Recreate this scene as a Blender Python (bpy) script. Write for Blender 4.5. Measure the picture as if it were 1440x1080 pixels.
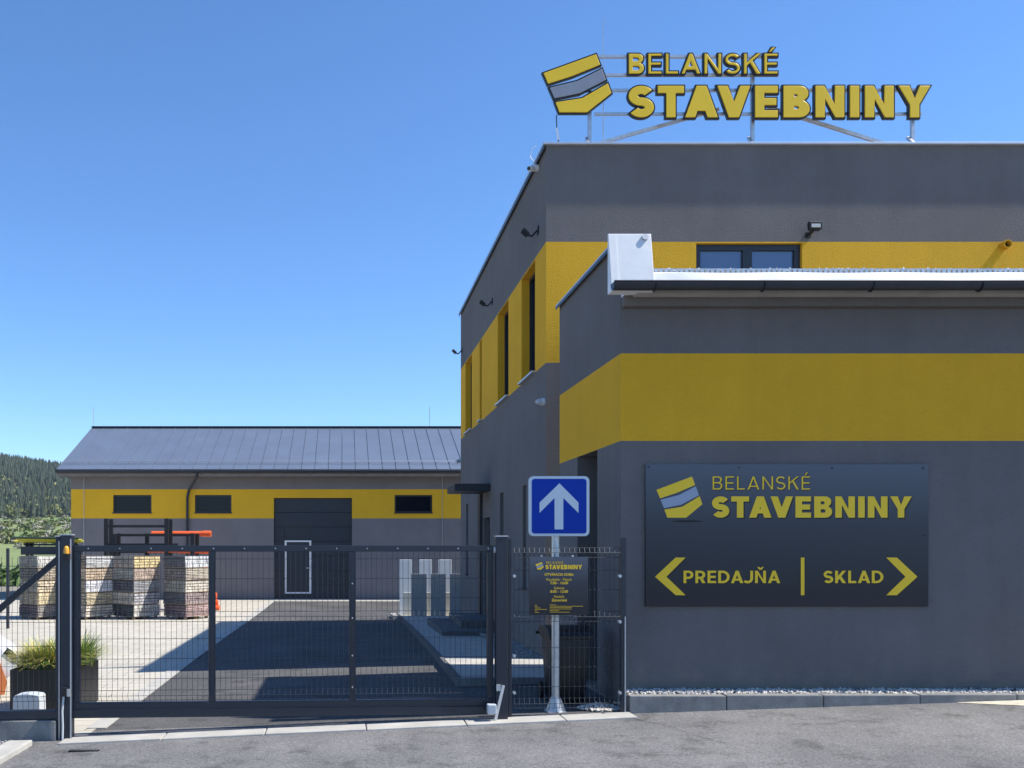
import bpy, bmesh, math, random
from mathutils import Vector, Matrix
random.seed(7)
R = math.radians
sc = bpy.context.scene
for o in list(bpy.data.objects): bpy.data.objects.remove(o)

# ------------------------------------------------------------------ camera
F = 1300.0; PU, PV, H = 484.0, 765.0, 1.75          # focal length (px of a 1440 px wide picture), vanishing point, eye height
cd = bpy.data.cameras.new('camera'); cam = bpy.data.objects.new('camera', cd); sc.collection.objects.link(cam)
cd.sensor_fit = 'HORIZONTAL'; cd.sensor_width = 36; cd.lens = F / 1440 * 36
cd.shift_x = (720 - PU) / 1440; cd.shift_y = (PV - 540) / 1440
cd.clip_start = 0.1; cd.clip_end = 6000
cam.location = (0, 0, H); cam.rotation_euler = (R(90), 0, 0); sc.camera = cam

# ------------------------------------------------------------------ sky and sun
SUN_EL, SUN_OFF = R(52), R(4.5)                       # sun on the right, a touch in front of the facade plane
world = bpy.data.worlds.new('World'); sc.world = world; world.use_nodes = True
wn = world.node_tree.nodes; wl = world.node_tree.links
sky = wn.new('ShaderNodeTexSky'); sky.sky_type = 'NISHITA'; sky.sun_disc = False
sky.sun_elevation = SUN_EL; sky.sun_rotation = R(90) + SUN_OFF
sky.altitude = 600; sky.air_density = 1.0; sky.dust_density = 0.0; sky.ozone_density = 9.0
hsv = wn.new('ShaderNodeHueSaturation'); hsv.inputs['Saturation'].default_value = 1.06
wl.new(sky.outputs[0], hsv.inputs['Color']); wl.new(hsv.outputs[0], wn['Background'].inputs[0]); wn['Background'].inputs[1].default_value = 0.14
sd = bpy.data.lights.new('sun', 'SUN'); sun = bpy.data.objects.new('sun', sd); sc.collection.objects.link(sun)
sd.energy = 5.0; sd.angle = R(0.53); sd.color = (1.0, 0.95, 0.87)
tosun = Vector((math.cos(SUN_EL) * math.cos(SUN_OFF), -math.cos(SUN_EL) * math.sin(SUN_OFF), math.sin(SUN_EL)))
sun.rotation_euler = tosun.to_track_quat('Z', 'Y').to_euler(); sun.location = (20, -5, 30)
vs = sc.view_settings; vs.view_transform = 'Standard'; vs.look = 'None'; vs.exposure = 0.62; vs.gamma = 1.0
vs.use_curve_mapping = False

# ------------------------------------------------------------------ helpers
def px(u, Y): return (u - PU) * Y / F                 # measured positions: picture column at a depth -> world x
def pz(v, Y): return H - (v - PV) * Y / F             # picture row at a depth -> world z
def sstep(a, b, x):
    t = min(1, max(0, (x - a) / (b - a))); return t * t * (3 - 2 * t)
def gz(x, y):                                         # the ground: falls to the left, then down to the yard
    zx = 0.034 * (min(max(x, -4.0), 9.0) - 3.0)
    t = sstep(13, 31, y)
    return zx * (1 - t) - 0.3 * t

WL = {}
def wloc(o): return WL.get(o.name, Vector((0, 0, 0)))
def link(o, parent=None, loc=Vector((0, 0, 0))):
    sc.collection.objects.link(o); WL[o.name] = Vector(loc)
    if parent is not None:
        o.parent = parent; o.location = Vector(loc) - wloc(parent)
    else: o.location = loc
    return o
def tag(o, label, cat, group=None):
    o['label'] = label; o['category'] = cat
    if group: o['group'] = group
    return o
def thing(name, loc, label, cat, group=None):
    return tag(link(bpy.data.objects.new(name, None), None, Vector(loc)), label, cat, group)
def kind(o, k): o['kind'] = k; return o

class MB:
    def __init__(s): s.v = []; s.f = []; s.m = []
    def add(s, vs, fs, m=0):
        b = len(s.v); s.v += [tuple(p) for p in vs]
        s.f += [tuple(b + i for i in f) for f in fs]; s.m += [m] * len(fs); return s
    def quad(s, a, b, c, d, m=0): return s.add([a, b, c, d], [(0, 1, 2, 3)], m)
    def box(s, x0, x1, y0, y1, z0, z1, m=0):
        return s.add([(x0,y0,z0),(x1,y0,z0),(x1,y1,z0),(x0,y1,z0),(x0,y0,z1),(x1,y0,z1),(x1,y1,z1),(x0,y1,z1)],
            [(0,3,2,1),(4,5,6,7),(0,1,5,4),(1,2,6,5),(2,3,7,6),(3,0,4,7)], m)
    def bar(s, p, q, w, h, m=0, up=(0, 0, 1)):        # box beam between two points
        p, q = Vector(p), Vector(q); d = (q - p).normalized(); up = Vector(up)
        if abs(d.dot(up)) > .98: up = Vector((0, 1, 0))
        r = d.cross(up).normalized(); u = r.cross(d)
        c = [r*(a*w/2) + u*(b*h/2) for a, b in ((-1,-1),(1,-1),(1,1),(-1,1))]
        return s.add([p + k for k in c] + [q + k for k in c],
            [(0,1,2,3),(7,6,5,4),(0,4,5,1),(1,5,6,2),(2,6,7,3),(3,7,4,0)], m)
    def tube(s, pts, r, n=8, m=0, caps=True):
        pts = [Vector(p) for p in pts]; rings = []; prev = None
        for i, p in enumerate(pts):
            d = (pts[min(i+1, len(pts)-1)] - pts[max(i-1, 0)]).normalized()
            a = Vector((0,0,1)) if abs(d.z) < .9 else Vector((0,1,0))
            if prev is not None: a = prev
            x = d.cross(a).normalized(); y = x.cross(d).normalized(); prev = y
            rr = r[i] if isinstance(r, (list, tuple)) else r
            rings.append([p + x*(rr*math.cos(2*math.pi*k/n)) + y*(rr*math.sin(2*math.pi*k/n)) for k in range(n)])
        vs = [q for ring in rings for q in ring]; fs = []
        for i in range(len(rings)-1):
            for k in range(n):
                a, b = i*n+k, i*n+(k+1) % n; fs.append((a, a+n, b+n, b))
        if caps: fs += [tuple(range(n)), tuple(range((len(rings)-1)*n, len(rings)*n))[::-1]]
        return s.add(vs, fs, m)
    def lathe(s, c, prof, n=16, m=0):
        vs = []; fs = []
        for r, z in prof:
            vs += [(c[0]+r*math.cos(2*math.pi*k/n), c[1]+r*math.sin(2*math.pi*k/n), c[2]+z) for k in range(n)]
        for i in range(len(prof)-1):
            for k in range(n):
                a, b = i*n+k, i*n+(k+1) % n; fs.append((a, b, b+n, a+n))
        fs += [tuple(range(n))[::-1], tuple(range((len(prof)-1)*n, len(prof)*n))]
        return s.add(vs, fs, m)
    def prism(s, poly, y0, y1, m=0):                  # polygon (x,z) extruded along y
        n = len(poly)
        return s.add([(x,y0,z) for x,z in poly] + [(x,y1,z) for x,z in poly],
            [tuple(range(n)), tuple(range(n, 2*n))[::-1]] + [(i, n+i, n+(i+1)%n, (i+1)%n) for i in range(n)], m)
    def build(s, name, mats, parent=None, bevel=0, smooth=False, recalc=False, rot=None, at=None):
        if not isinstance(mats, (list, tuple)): mats = [mats]
        vs = [Vector(p) for p in s.v]
        if at is None:
            xs = [p.x for p in vs]; ys = [p.y for p in vs]; zs = [p.z for p in vs]
            c = Vector(((min(xs)+max(xs))/2, (min(ys)+max(ys))/2, min(zs)))
            vs = [p - c for p in vs]
        else: c = Vector(at)                          # mesh already local to the point "at"
        me = bpy.data.meshes.new(name); me.from_pydata([tuple(p) for p in vs], [], s.f)
        for k in mats: me.materials.append(k)
        me.polygons.foreach_set('material_index', s.m)
        if bevel or recalc:
            bm = bmesh.new(); bm.from_mesh(me)
            if recalc: bmesh.ops.recalc_face_normals(bm, faces=bm.faces)
            if bevel:
                es = [e for e in bm.edges if len(e.link_faces) == 2 and e.calc_face_angle(0) > .5]
                bmesh.ops.bevel(bm, geom=es, offset=bevel, segments=2, affect='EDGES', profile=.6, clamp_overlap=True)
            bm.to_mesh(me); bm.free()
        if smooth:
            me.polygons.foreach_set('use_smooth', [True]*len(me.polygons))
            try: me.set_sharp_from_angle(angle=R(40))
            except Exception: pass
        o = bpy.data.objects.new(name, me); link(o, parent, c)
        if rot is not None: o.rotation_euler = (0, 0, rot)
        return o

# ------------------------------------------------------------------ materials
def mat(name, col, rough=.6, metal=0, var=.0, vscale=6, bump=0, bscale=60, spec=.5, detail=5, col2=None, dist=.02, stretch=None):
    m = bpy.data.materials.new(name); m.use_nodes = True; nt = m.node_tree; b = nt.nodes['Principled BSDF']
    b.inputs['Roughness'].default_value = rough; b.inputs['Metallic'].default_value = metal
    b.inputs['Specular IOR Level'].default_value = spec
    b.inputs['Base Color'].default_value = (*col, 1)
    if var or col2 or bump:
        tc = nt.nodes.new('ShaderNodeTexCoord'); src = tc.outputs['Object']
        geo = nt.nodes.new('ShaderNodeNewGeometry'); src = geo.outputs['Position']
        if stretch:
            mp = nt.nodes.new('ShaderNodeMapping'); mp.inputs['Scale'].default_value = stretch
            nt.links.new(src, mp.inputs[0]); src = mp.outputs[0]
    if var or col2:
        n = nt.nodes.new('ShaderNodeTexNoise'); n.inputs['Scale'].default_value = vscale; n.inputs['Detail'].default_value = detail
        n.inputs['Roughness'].default_value = .65
        nt.links.new(src, n.inputs['Vector'])
        r = nt.nodes.new('ShaderNodeValToRGB'); r.color_ramp.elements[0].position = .3; r.color_ramp.elements[1].position = .7
        c2 = col2 or tuple(min(1, c*(1+var)) for c in col); c1 = col if col2 else tuple(c*(1-var) for c in col)
        r.color_ramp.elements[0].color = (*c1, 1); r.color_ramp.elements[1].color = (*c2, 1)
        nt.links.new(n.outputs['Fac'], r.inputs[0]); nt.links.new(r.outputs[0], b.inputs['Base Color'])
    if bump:
        n2 = nt.nodes.new('ShaderNodeTexNoise'); n2.inputs['Scale'].default_value = bscale; n2.inputs['Detail'].default_value = 4
        nt.links.new(src, n2.inputs['Vector'])
        bp = nt.nodes.new('ShaderNodeBump'); bp.inputs['Strength'].default_value = bump; bp.inputs['Distance'].default_value = dist
        nt.links.new(n2.outputs['Fac'], bp.inputs['Height']); nt.links.new(bp.outputs[0], b.inputs['Normal'])
    return m

def weather(m, amount=.05, dirt=.45):
    nt = m.node_tree; N = nt.nodes; L = nt.links; b = N['Principled BSDF']; src = b.inputs['Base Color'].links[0].from_socket
    g = N.new('ShaderNodeNewGeometry'); mp = N.new('ShaderNodeMapping'); mp.inputs['Scale'].default_value = (5, 5, .35); L.new(g.outputs['Position'], mp.inputs[0])
    n = N.new('ShaderNodeTexNoise'); n.inputs['Scale'].default_value = 1; n.inputs['Detail'].default_value = 6; n.inputs['Roughness'].default_value = .6; L.new(mp.outputs[0], n.inputs['Vector'])
    r = N.new('ShaderNodeValToRGB'); r.color_ramp.elements[0].position = .32; r.color_ramp.elements[1].position = .62
    r.color_ramp.elements[0].color = (1-amount, 1-amount, 1-amount*1.1, 1); r.color_ramp.elements[1].color = (1+amount*.3,)*3+(1,)
    L.new(n.outputs['Fac'], r.inputs[0])
    # splashed dirt along the foot of the wall, with a ragged upper edge
    sp = N.new('ShaderNodeSeparateXYZ'); L.new(g.outputs['Position'], sp.inputs[0])
    n2 = N.new('ShaderNodeTexNoise'); n2.inputs['Scale'].default_value = 4; n2.inputs['Detail'].default_value = 8; L.new(g.outputs['Position'], n2.inputs['Vector'])
    ad = N.new('ShaderNodeMath'); ad.operation = 'MULTIPLY_ADD'; ad.inputs[1].default_value = -1.1; L.new(n2.outputs['Fac'], ad.inputs[0]); L.new(sp.outputs['Z'], ad.inputs[2])
    r2 = N.new('ShaderNodeValToRGB'); r2.color_ramp.elements[0].position = 0; r2.color_ramp.elements[1].position = .35
    r2.color_ramp.elements[0].color = (1.25, 1.18, 1.05, 1); r2.color_ramp.elements[1].color = (1, 1, 1, 1)
    ad2 = N.new('ShaderNodeMath'); ad2.operation = 'ADD'; ad2.inputs[1].default_value = .45; L.new(ad.outputs[0], ad2.inputs[0]); L.new(ad2.outputs[0], r2.inputs[0])
    for q in (r.outputs[0], r2.outputs[0]):
        x = N.new('ShaderNodeMixRGB'); x.blend_type = 'MULTIPLY'; x.inputs[0].default_value = 1; L.new(src, x.inputs[1]); L.new(q, x.inputs[2]); src = x.outputs[0]
    L.new(src, b.inputs['Base Color']); return m
GREY = weather(mat('grey_render', (.182, .170, .168), .92, var=.10, vscale=.8, bump=.9, bscale=85, dist=.022, spec=.2, detail=8))
YELL = weather(mat('yellow_render', (.84, .45, .028), .9, var=.06, vscale=.9, bump=.9, bscale=85, dist=.022, spec=.2, detail=8), .035)
GREYW = mat('warehouse_grey_render', (.22, .205, .208), .92, var=.08, vscale=1.3, bump=.6, bscale=48, dist=.02, spec=.2)
YELLW = mat('warehouse_yellow_render', (.86, .485, .03), .9, var=.05, vscale=1.5, bump=.6, bscale=48, dist=.02, spec=.2)
ANTH = mat('anthracite_metal', (.020, .025, .036), .42, .0, var=.15, vscale=9, spec=.5)
GATE = mat('gate_paint', (.016, .021, .034), .38, .0, var=.12, vscale=12, spec=.5)
BLACK = mat('black_plastic', (.012, .012, .013), .5, var=.25, vscale=8, bump=.1, bscale=200)
GALV = mat('galvanised_steel', (.55, .56, .57), .42, .75, var=.15, vscale=14, bump=.05, bscale=60)
WHITEM = mat('white_membrane', (.74, .74, .74), .45, .0, var=.06, vscale=3, bump=.14, bscale=3, dist=.05)
WHITE = mat('white_paint', (.8, .8, .8), .4, var=.04)
TRIM = mat('pale_metal_trim', (.5, .51, .53), .4, .5, var=.08)
CREAM = mat('cream_paint', (.62, .60, .52), .6, var=.06)
CONC = mat('concrete', (.40, .385, .35), .9, var=.16, vscale=3, bump=.3, bscale=90, dist=.008, detail=8)
CONCD = mat('concrete_kerb', (.20, .20, .195), .9, var=.25, vscale=7, bump=.4, bscale=90, dist=.01, detail=8)
STEPD = mat('dark_step_stone', (.09, .095, .10), .8, var=.2, vscale=9, bump=.2, bscale=90)
GLASS = mat('window_glass', (.006, .009, .016), .05, 0, spec=.22)
DARKIN = mat('dark_interior', (.012, .013, .017), .5)
FRAME = mat('window_frame', (.018, .021, .03), .4)
SIGNY = mat('sign_yellow', (.95, .60, .015), .35, var=.03, vscale=4)
SIGNG = mat('sign_grey', (.26, .28, .32), .35, var=.06, vscale=5)
PRINTY = mat('print_yellow', (.95, .61, .03), .4, spec=.3)
PRINTG = mat('print_grey', (.33, .38, .48), .4, spec=.3)
PRINTS = mat('print_shadow', (.012, .012, .014), .4, spec=.3)
RIM = mat('letter_rim', (.010, .010, .014), .35)
BLUE = mat('sign_blue', (.002, .040, .36), .4, spec=.15)
SIGNW = mat('sign_white', (.62, .68, .72), .4)
ORANGE = mat('orange_pipe', (.80, .13, .03), .35, var=.05)
AMBER = mat('amber_lens', (.75, .33, .02), .2)
PLAST = mat('grey_plastic', (.48, .52, .55), .45, var=.04)
WOOD = mat('pallet_wood', (.30, .22, .14), .8, var=.3, vscale=9)
PEBBLE = mat('pebbles', (.42, .39, .36), .85, col2=(.70, .66, .60), vscale=35)
PEBBLED = mat('grey_pebbles', (.22, .22, .22), .85, col2=(.42, .41, .40), vscale=35)
LED = mat('lamp_lens', (.6, .58, .5), .25)

def asphalt_mat(k=1.0):
    m = bpy.data.materials.new('asphalt'); m.use_nodes = True; nt = m.node_tree; N = nt.nodes; L = nt.links; b = N['Principled BSDF']
    b.inputs['Roughness'].default_value = .88; b.inputs['Specular IOR Level'].default_value = .25
    g = N.new('ShaderNodeNewGeometry'); P = g.outputs['Position']
    def noise(s, d, r=.6):
        n = N.new('ShaderNodeTexNoise'); n.inputs['Scale'].default_value = s; n.inputs['Detail'].default_value = d; n.inputs['Roughness'].default_value = r
        L.new(P, n.inputs['Vector']); return n.outputs['Fac']
    def ramp(f, stops):
        r = N.new('ShaderNodeValToRGB'); e = r.color_ramp.elements
        while len(e) < len(stops): e.new(.5)
        for k, (p, c) in enumerate(stops): e[k].position = p; e[k].color = (*c, 1) if isinstance(c, tuple) else (c, c, c, 1)
        L.new(f, r.inputs[0]); return r.outputs[0]
    def mul(a, c, f=1.0):
        x = N.new('ShaderNodeMixRGB'); x.blend_type = 'MULTIPLY'; x.inputs[0].default_value = f
        L.new(a, x.inputs[1]); L.new(c, x.inputs[2]); return x.outputs[0]
    base = ramp(noise(.55, 7), [(.3, tuple(k*c for c in (.125, .124, .126))), (.7, tuple(k*c for c in (.215, .210, .205)))])
    grain = ramp(noise(130, 2, .7), [(.33, .45), (.5, 1.0), (.68, 1.6)])
    grain2 = ramp(noise(38, 3, .7), [(.35, .72), (.65, 1.25)])
    stain = ramp(noise(2.1, 5, .7), [(.34, .62), (.46, 1.0), (.7, 1.12)])
    v = N.new('ShaderNodeTexVoronoi'); v.inputs['Scale'].default_value = 3.2; L.new(P, v.inputs['Vector'])
    spots = ramp(v.outputs['Distance'], [(.012, .35), (.03, 1.0)])
    c = mul(mul(mul(mul(base, grain), grain2), stain), spots)
    L.new(c, b.inputs['Base Color'])
    bp = N.new('ShaderNodeBump'); bp.inputs['Strength'].default_value = .6; bp.inputs['Distance'].default_value = .006
    L.new(noise(120, 3, .7), bp.inputs['Height']); L.new(bp.outputs[0], b.inputs['Normal'])
    return m
ASPH = asphalt_mat(.95); ASPHD = asphalt_mat(.52)

def paving_mat():
    m = mat('concrete_paving', (.45, .42, .355), .9, var=.1, vscale=1.1, bump=.2, bscale=80, dist=.006, detail=8)
    nt = m.node_tree; N = nt.nodes; L = nt.links; b = N['Principled BSDF']
    g = N.new('ShaderNodeNewGeometry'); br = N.new('ShaderNodeTexBrick')
    br.inputs['Scale'].default_value = 1.0; br.inputs['Brick Width'].default_value = .6; br.inputs['Row Height'].default_value = .3
    br.inputs['Mortar Size'].default_value = .008; br.inputs['Color1'].default_value = (.93, .93, .93, 1); br.inputs['Color2'].default_value = (1.06, 1.05, 1.03, 1)
    br.inputs['Mortar'].default_value = (.5, .48, .45, 1)
    L.new(g.outputs['Position'], br.inputs['Vector'])
    x = N.new('ShaderNodeMixRGB'); x.blend_type = 'MULTIPLY'; x.inputs[0].default_value = 1
    src = b.inputs['Base Color'].links[0].from_socket
    L.new(src, x.inputs[1]); L.new(br.outputs['Color'], x.inputs[2]); L.new(x.outputs[0], b.inputs['Base Color'])
    return m
PAVE = paving_mat()

# ------------------------------------------------------------------ the ground
def sheet(x0, x1, y0, y1, dz, nx, ny, f=None):
    mb = MB(); vs = []; fs = []
    for j in range(ny+1):
        for i in range(nx+1):
            x = x0+(x1-x0)*i/nx; y = y0+(y1-y0)*j/ny; vs.append((x, y, (f or gz)(x, y)+dz))
    for j in range(ny):
        for i in range(nx):
            a = j*(nx+1)+i; fs.append((a, a+1, a+nx+2, a+nx+1))
    return mb.add(vs, fs)
def gy(x): return 9.25 + .0568*(x + 2.79)             # the line of the gate and fence
def hill_z(x, y):
    base = -1.2 + 27*sstep(60, 720, y)
    ridge = 62*sstep(690, 1150, y)*(1 - .0009*(x+335))
    wob = 4*math.sin(x*.011+1)+2.5*math.sin(x*.027+y*.006)
    return base + max(0, ridge) + wob*sstep(250, 700, y)
MEADOW = mat('meadow', (.10, .17, .04), .95, col2=(.22, .24, .09), vscale=.02, detail=6)
g = kind(sheet(-1400, 1400, 45, 1700, -.05, 90, 70, hill_z).build('hillside_terrain', MEADOW), 'structure')
kind(sheet(-90, 90, -60, 46, -.06, 90, 53).build('ground', mat('bare_ground', (.2, .18, .14), .95, var=.3, vscale=2, bump=.4, bscale=30)), 'structure')
kind(sheet(-60, 60, -40, 9.6, 0, 120, 31).build('street_asphalt', ASPH), 'structure')
lane = sheet(-2.6, 3.4, 9.6, 33.0, 0, 12, 60)
kind(lane.build('yard_lane_asphalt', ASPHD), 'structure')
kind(sheet(-40, -2.6, 9.35, 34.6, .004, 60, 60).build('yard_paving', PAVE), 'structure')
kind(sheet(-2.6, 9, 33.0, 34.6, .006, 12, 3).build('door_apron_paving', CONC), 'structure')
ed = thing('lane_edging', (-2.6, 20, gz(-2.6, 20)), 'pale flush concrete edging between dark lane and light paving', 'edging')
for k in range(22):
    y0 = 9.7 + k*1.06; mb = MB()
    a, b = gz(-2.6, y0)+.012, gz(-2.6, y0+1.05)+.012
    mb.add([(-2.70,y0,a-.1),(-2.50,y0,a-.1),(-2.50,y0+1.05,b-.1),(-2.70,y0+1.05,b-.1),(-2.70,y0,a),(-2.50,y0,a),(-2.50,y0+1.05,b),(-2.70,y0+1.05,b)],
        [(0,3,2,1),(4,5,6,7),(0,1,5,4),(1,2,6,5),(2,3,7,6),(3,0,4,7)])
    mb.build('edging_stone', CONC, ed)

# concrete sill under the gate, one metre stones
sill = thing('gate_sill', (0, gy(0)-.15, gz(0, 9.2)), 'pale concrete sill strip running under gate and mesh fence', 'kerb')
x = -2.78
while x < 2.92:
    x1 = min(x+1.0, 2.95); mb = MB(); q = .006
    ya0, ya1, yb0, yb1 = gy(x)-.30, gy(x)+.0, gy(x1)-.30, gy(x1)+.0
    za, zb = gz(x, 9.2)+.018+random.uniform(-.003, .003), gz(x1, 9.2)+.018
    mb.add([(x+q,ya0,za-.2),(x1-q,yb0,zb-.2),(x1-q,yb1,zb-.2),(x+q,ya1,za-.2),(x+q,ya0,za),(x1-q,yb0,zb),(x1-q,yb1,zb),(x+q,ya1,za)],
        [(0,3,2,1),(4,5,6,7),(0,1,5,4),(1,2,6,5),(2,3,7,6),(3,0,4,7)])
    mb.build('sill_stone', CONC, sill, bevel=.008); x = x1

# kerb and gravel bed along the shop wall
YA = 9.95; XA = px(873, YA); YAB = XA*F/303; YM = XA*F/284; XM = XA; YB = XM*F/164
kb = thing('wall_kerb', (6, 9.6, .1), 'grey concrete kerb with joints along the foot of the sign wall', 'kerb')
x = px(884, 9.57); kx0 = x
while x < 14:
    x1 = x+1.0; zt = .185 + .004*(x-3)
    MB().box(x+.004, x1-.004, 9.54, 9.66, -.15, zt + random.uniform(-.003, .003)).build('kerb_stone', CONCD, kb, bevel=.01); x = x1
def pebbles(name, n, fx, r0, r1, m):
    mb = MB()
    for i in range(n):
        x, y, z = fx(); r = random.uniform(r0, r1)
        M = Matrix.Rotation(random.uniform(0, 6), 3, 'Z') @ Matrix.Rotation(random.uniform(0, 6), 3, 'X')
        vs = [M @ Vector(p) for p in ((r,0,0),(-r*.9,0,0),(0,r*.8,0),(0,-r*.85,0),(0,0,r*.6),(0,0,-r*.6))]
        mb.add([Vector((x,y,z))+p for p in vs], [(0,2,4),(2,1,4),(1,3,4),(3,0,4),(2,0,5),(1,2,5),(3,1,5),(0,3,5)])
    return kind(mb.build(name, m), 'stuff')
kind(MB().box(kx0, 14, 9.66, YA, -.1, .165).build('gravel_bed_base', PEBBLED), 'structure')
tag(pebbles('wall_gravel', 3600, lambda: (random.uniform(kx0, 9.5), random.uniform(9.67, YA-.01), .168+random.uniform(0, .03)), .012, .026, PEBBLE), 'pale gravel filling the strip between kerb and sign wall', 'gravel')
tag(pebbles('gravel_heap', 420, lambda: (lambda a, r: (2.72+.22*r*math.cos(a), 9.86+.17*r*math.sin(a), gz(2.7,9.8)+.01+.06*(1-r)*random.random()))(random.uniform(0, 6.3), random.random()**.6), .012, .03, PEBBLE), 'small heap of white pebbles at the fence corner post', 'gravel')
mb = MB(); vs_ = []; nn_ = 26                          # ragged sandy patch fanning out along the kerb
for i_ in range(nn_+1):
    f = i_/nn_; x_ = px(1358, 9.4)+f*5; w_ = .5*min(1, f*5)**.8+random.uniform(-.03, .03)*min(1, f*6)
    vs_ += [(x_, 9.535, gz(x_, 9.5)+.005), (x_, 9.53-max(.01, w_), gz(x_, 9.2)+.005)]
mb.add(vs_, [(2*k, 2*k+1, 2*k+3, 2*k+2) for k in range(nn_)])
tag(kind(mb.build('sandy_patch', mat('sand', (.5, .46, .36), .95, var=.25, vscale=8, bump=.3, bscale=60, detail=8)), 'stuff'), 'pale sandy patch on the asphalt beside the kerb', 'sand')

# ------------------------------------------------------------------ letters, built from outlines
def arc(cx, cy, rx, ry, a0, a1, n=10):
    return [(cx+rx*math.cos(R(a0+(a1-a0)*i/n)), cy+ry*math.sin(R(a0+(a1-a0)*i/n))) for i in range(n+1)]
def ribbon(path, w):
    L, Rr = [], []
    for i, p in enumerate(path):
        a = path[max(i-1, 0)]; b = path[min(i+1, len(path)-1)]
        dx, dy = b[0]-a[0], b[1]-a[1]; l = math.hypot(dx, dy) or 1
        nx, ny = -dy/l*w/2, dx/l*w/2; L.append((p[0]+nx, p[1]+ny)); Rr.append((p[0]-nx, p[1]-ny))
    return L + Rr[::-1]
def glyph(ch, w):
    """contours in units of the cap height, and the advance width"""
    k = w/.24
    if ch == 'I': return [[(0,0),(0,1),(w,1),(w,0)]], w
    if ch == 'L': W = .52+.25*w; return [[(0,0),(0,1),(w,1),(w,w*.9),(W,w*.9),(W,0)]], W
    if ch in 'EÉ':
        W = .56+.3*w; t = w*.88; m0 = .5-t/2
        c = [[(0,0),(0,1),(W,1),(W,1-t),(w,1-t),(w,m0+t),(W*.94,m0+t),(W*.94,m0),(w,m0),(w,t),(W,t),(W,0)]]
        if ch == 'É': c.append([(W*.34,1.08),(W*.55,1.30),(W*.55+w*1.15,1.30),(W*.34+w*.85,1.08)])
        return c, W
    if ch == 'T': W = .68+.2*w; t = w*.9; return [[(W/2-w/2,0),(W/2-w/2,1-t),(0,1-t),(0,1),(W,1),(W,1-t),(W/2+w/2,1-t),(W/2+w/2,0)]], W
    if ch in 'NŇ':
        W = .70+.4*w; a = w*.95; q = w*1.45
        c = [[(0,0),(0,1),(a,1),(W-w,q),(W-w,1),(W,1),(W,0),(W-a,0),(w,1-q),(w,0)]]
        if ch == 'Ň': c.append([(W/2-.24,1.30),(W/2-.11,1.30),(W/2,1.20),(W/2+.11,1.30),(W/2+.24,1.30),(W/2+.08,1.07),(W/2-.08,1.07)])
        return c, W
    if ch == 'V':
        W = .76+.6*w; b = .53*w; w2 = 1.1*w; z = 1-(W/2-w2)/(W/2-b)
        return [[(0,1),(w2,1),(W/2,z),(W-w2,1),(W,1),(W/2+b,0),(W/2-b,0)]], W
    if ch == 'A':
        W = .76+.6*w; b = .53*w; w2 = 1.1*w; s = W/2-b; zt = (W/2-w2)/s; c0, c1 = .2, .2+w*.8
        xl = lambda z: w2+z*s
        return [[(0,0),(W/2-b,1),(W/2+b,1),(W,0),(W-w2,0),(W-xl(c0),c0),(xl(c0),c0),(w2,0)],
                [(xl(c1),c1),(W-xl(c1),c1),(W/2,zt)]], W
    if ch == 'Y':
        W = .74+.55*w; w2 = 1.15*w; zj = .40
        return [[(0,1),(w2,1),(W/2,zj+w*.72),(W-w2,1),(W,1),(W/2+w/2,zj),(W/2+w/2,0),(W/2-w/2,0),(W/2-w/2,zj)]], W
    if ch == 'K':
        W = .68+.5*w; h = .56; m = (1-h)/(W-2.3*w); d = 1.28*w*m; be = lambda x: h-d+m*(x-w)
        xp = w+.42*(W-w); p = (xp, be(xp)); dx, dz = W-p[0], -p[1]
        # leg's left edge, through (W-1.3w, 0) with the same direction, meets the arm's lower edge
        x0 = W-1.3*w; t = (h-d+m*(x0-w))/(dz-m*dx); qx = x0+t*dx; qpt = (qx, be(qx))
        return [[(0,0),(0,1),(w,1),(w,h),(W-1.3*w,1),(W-.02*w,1),p,(W,0),(x0,0),qpt,(w,h-d),(w,0)]], W
    if ch == 'S':
        W = .60+.42*w; ry = (1-w)/4; rx = (W-w)/2
        top = arc(W/2, 1-w/2-ry, rx, ry, 28, 270, 22); bot = arc(W/2, w/2+ry, rx, ry, 90, -152, 22)
        return [ribbon(top+bot[1:], w)], W
    if ch == 'B':
        W = .64+.36*w; Wt = W*.95; rt, rb = .25, .275; hw = w*.86
        o = [(0,0),(0,1)]+arc(Wt-rt, 1-rt, rt, rt, 90, -62, 10)+arc(W-rb, rb, rb, rb, 62, -90, 10)
        m = .515; t0, t1 = m+hw*.45, 1-hw; b0, b1 = hw, m-hw*.5
        r1 = (t1-t0)/2; r2 = (b1-b0)/2
        h1 = [(w,t0)]+arc(max(w+.01, Wt-w-r1), (t0+t1)/2, r1, r1, -90, 90, 8)+[(w,t1)]
        h2 = [(w,b0)]+arc(max(w+.01, W-w-r2), (b0+b1)/2, r2, r2, -90, 90, 8)+[(w,b1)]
        return [o, h1, h2], W
    if ch == 'P' or ch == 'R':
        W = .64+.34*w; r = .33; hw = w*.88; b0 = 1-2*r
        r2 = (1-hw-(b0+hw))/2; h1 = [(w,b0+hw)]+arc(W-w-r2, 1-r, r2, r2, -90, 90, 8)+[(w,1-hw)]
        if ch == 'P': return [[(0,0),(0,1)]+arc(W-r, 1-r, r, r, 90, -90, 14)+[(w,b0),(w,0)], h1], W
        o = [(0,0),(0,1)]+arc(W-r, 1-r, r, r, 90, -62, 12)+[(W+.02,0),(W+.02-1.2*w,0),(W-r-.02-.2*w,b0),(w,b0),(w,0)]
        return [o, h1], W+.02
    if ch == 'D':
        W = .76+.3*w; r = .5; hw = w*.9
        return [[(0,0),(0,1)]+arc(W-r, .5, r, r, 90, -90, 16), [(w,hw)]+arc(W-r, .5, r-w, .5-hw, -90, 90, 14)+[(w,1-hw)]], W
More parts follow.
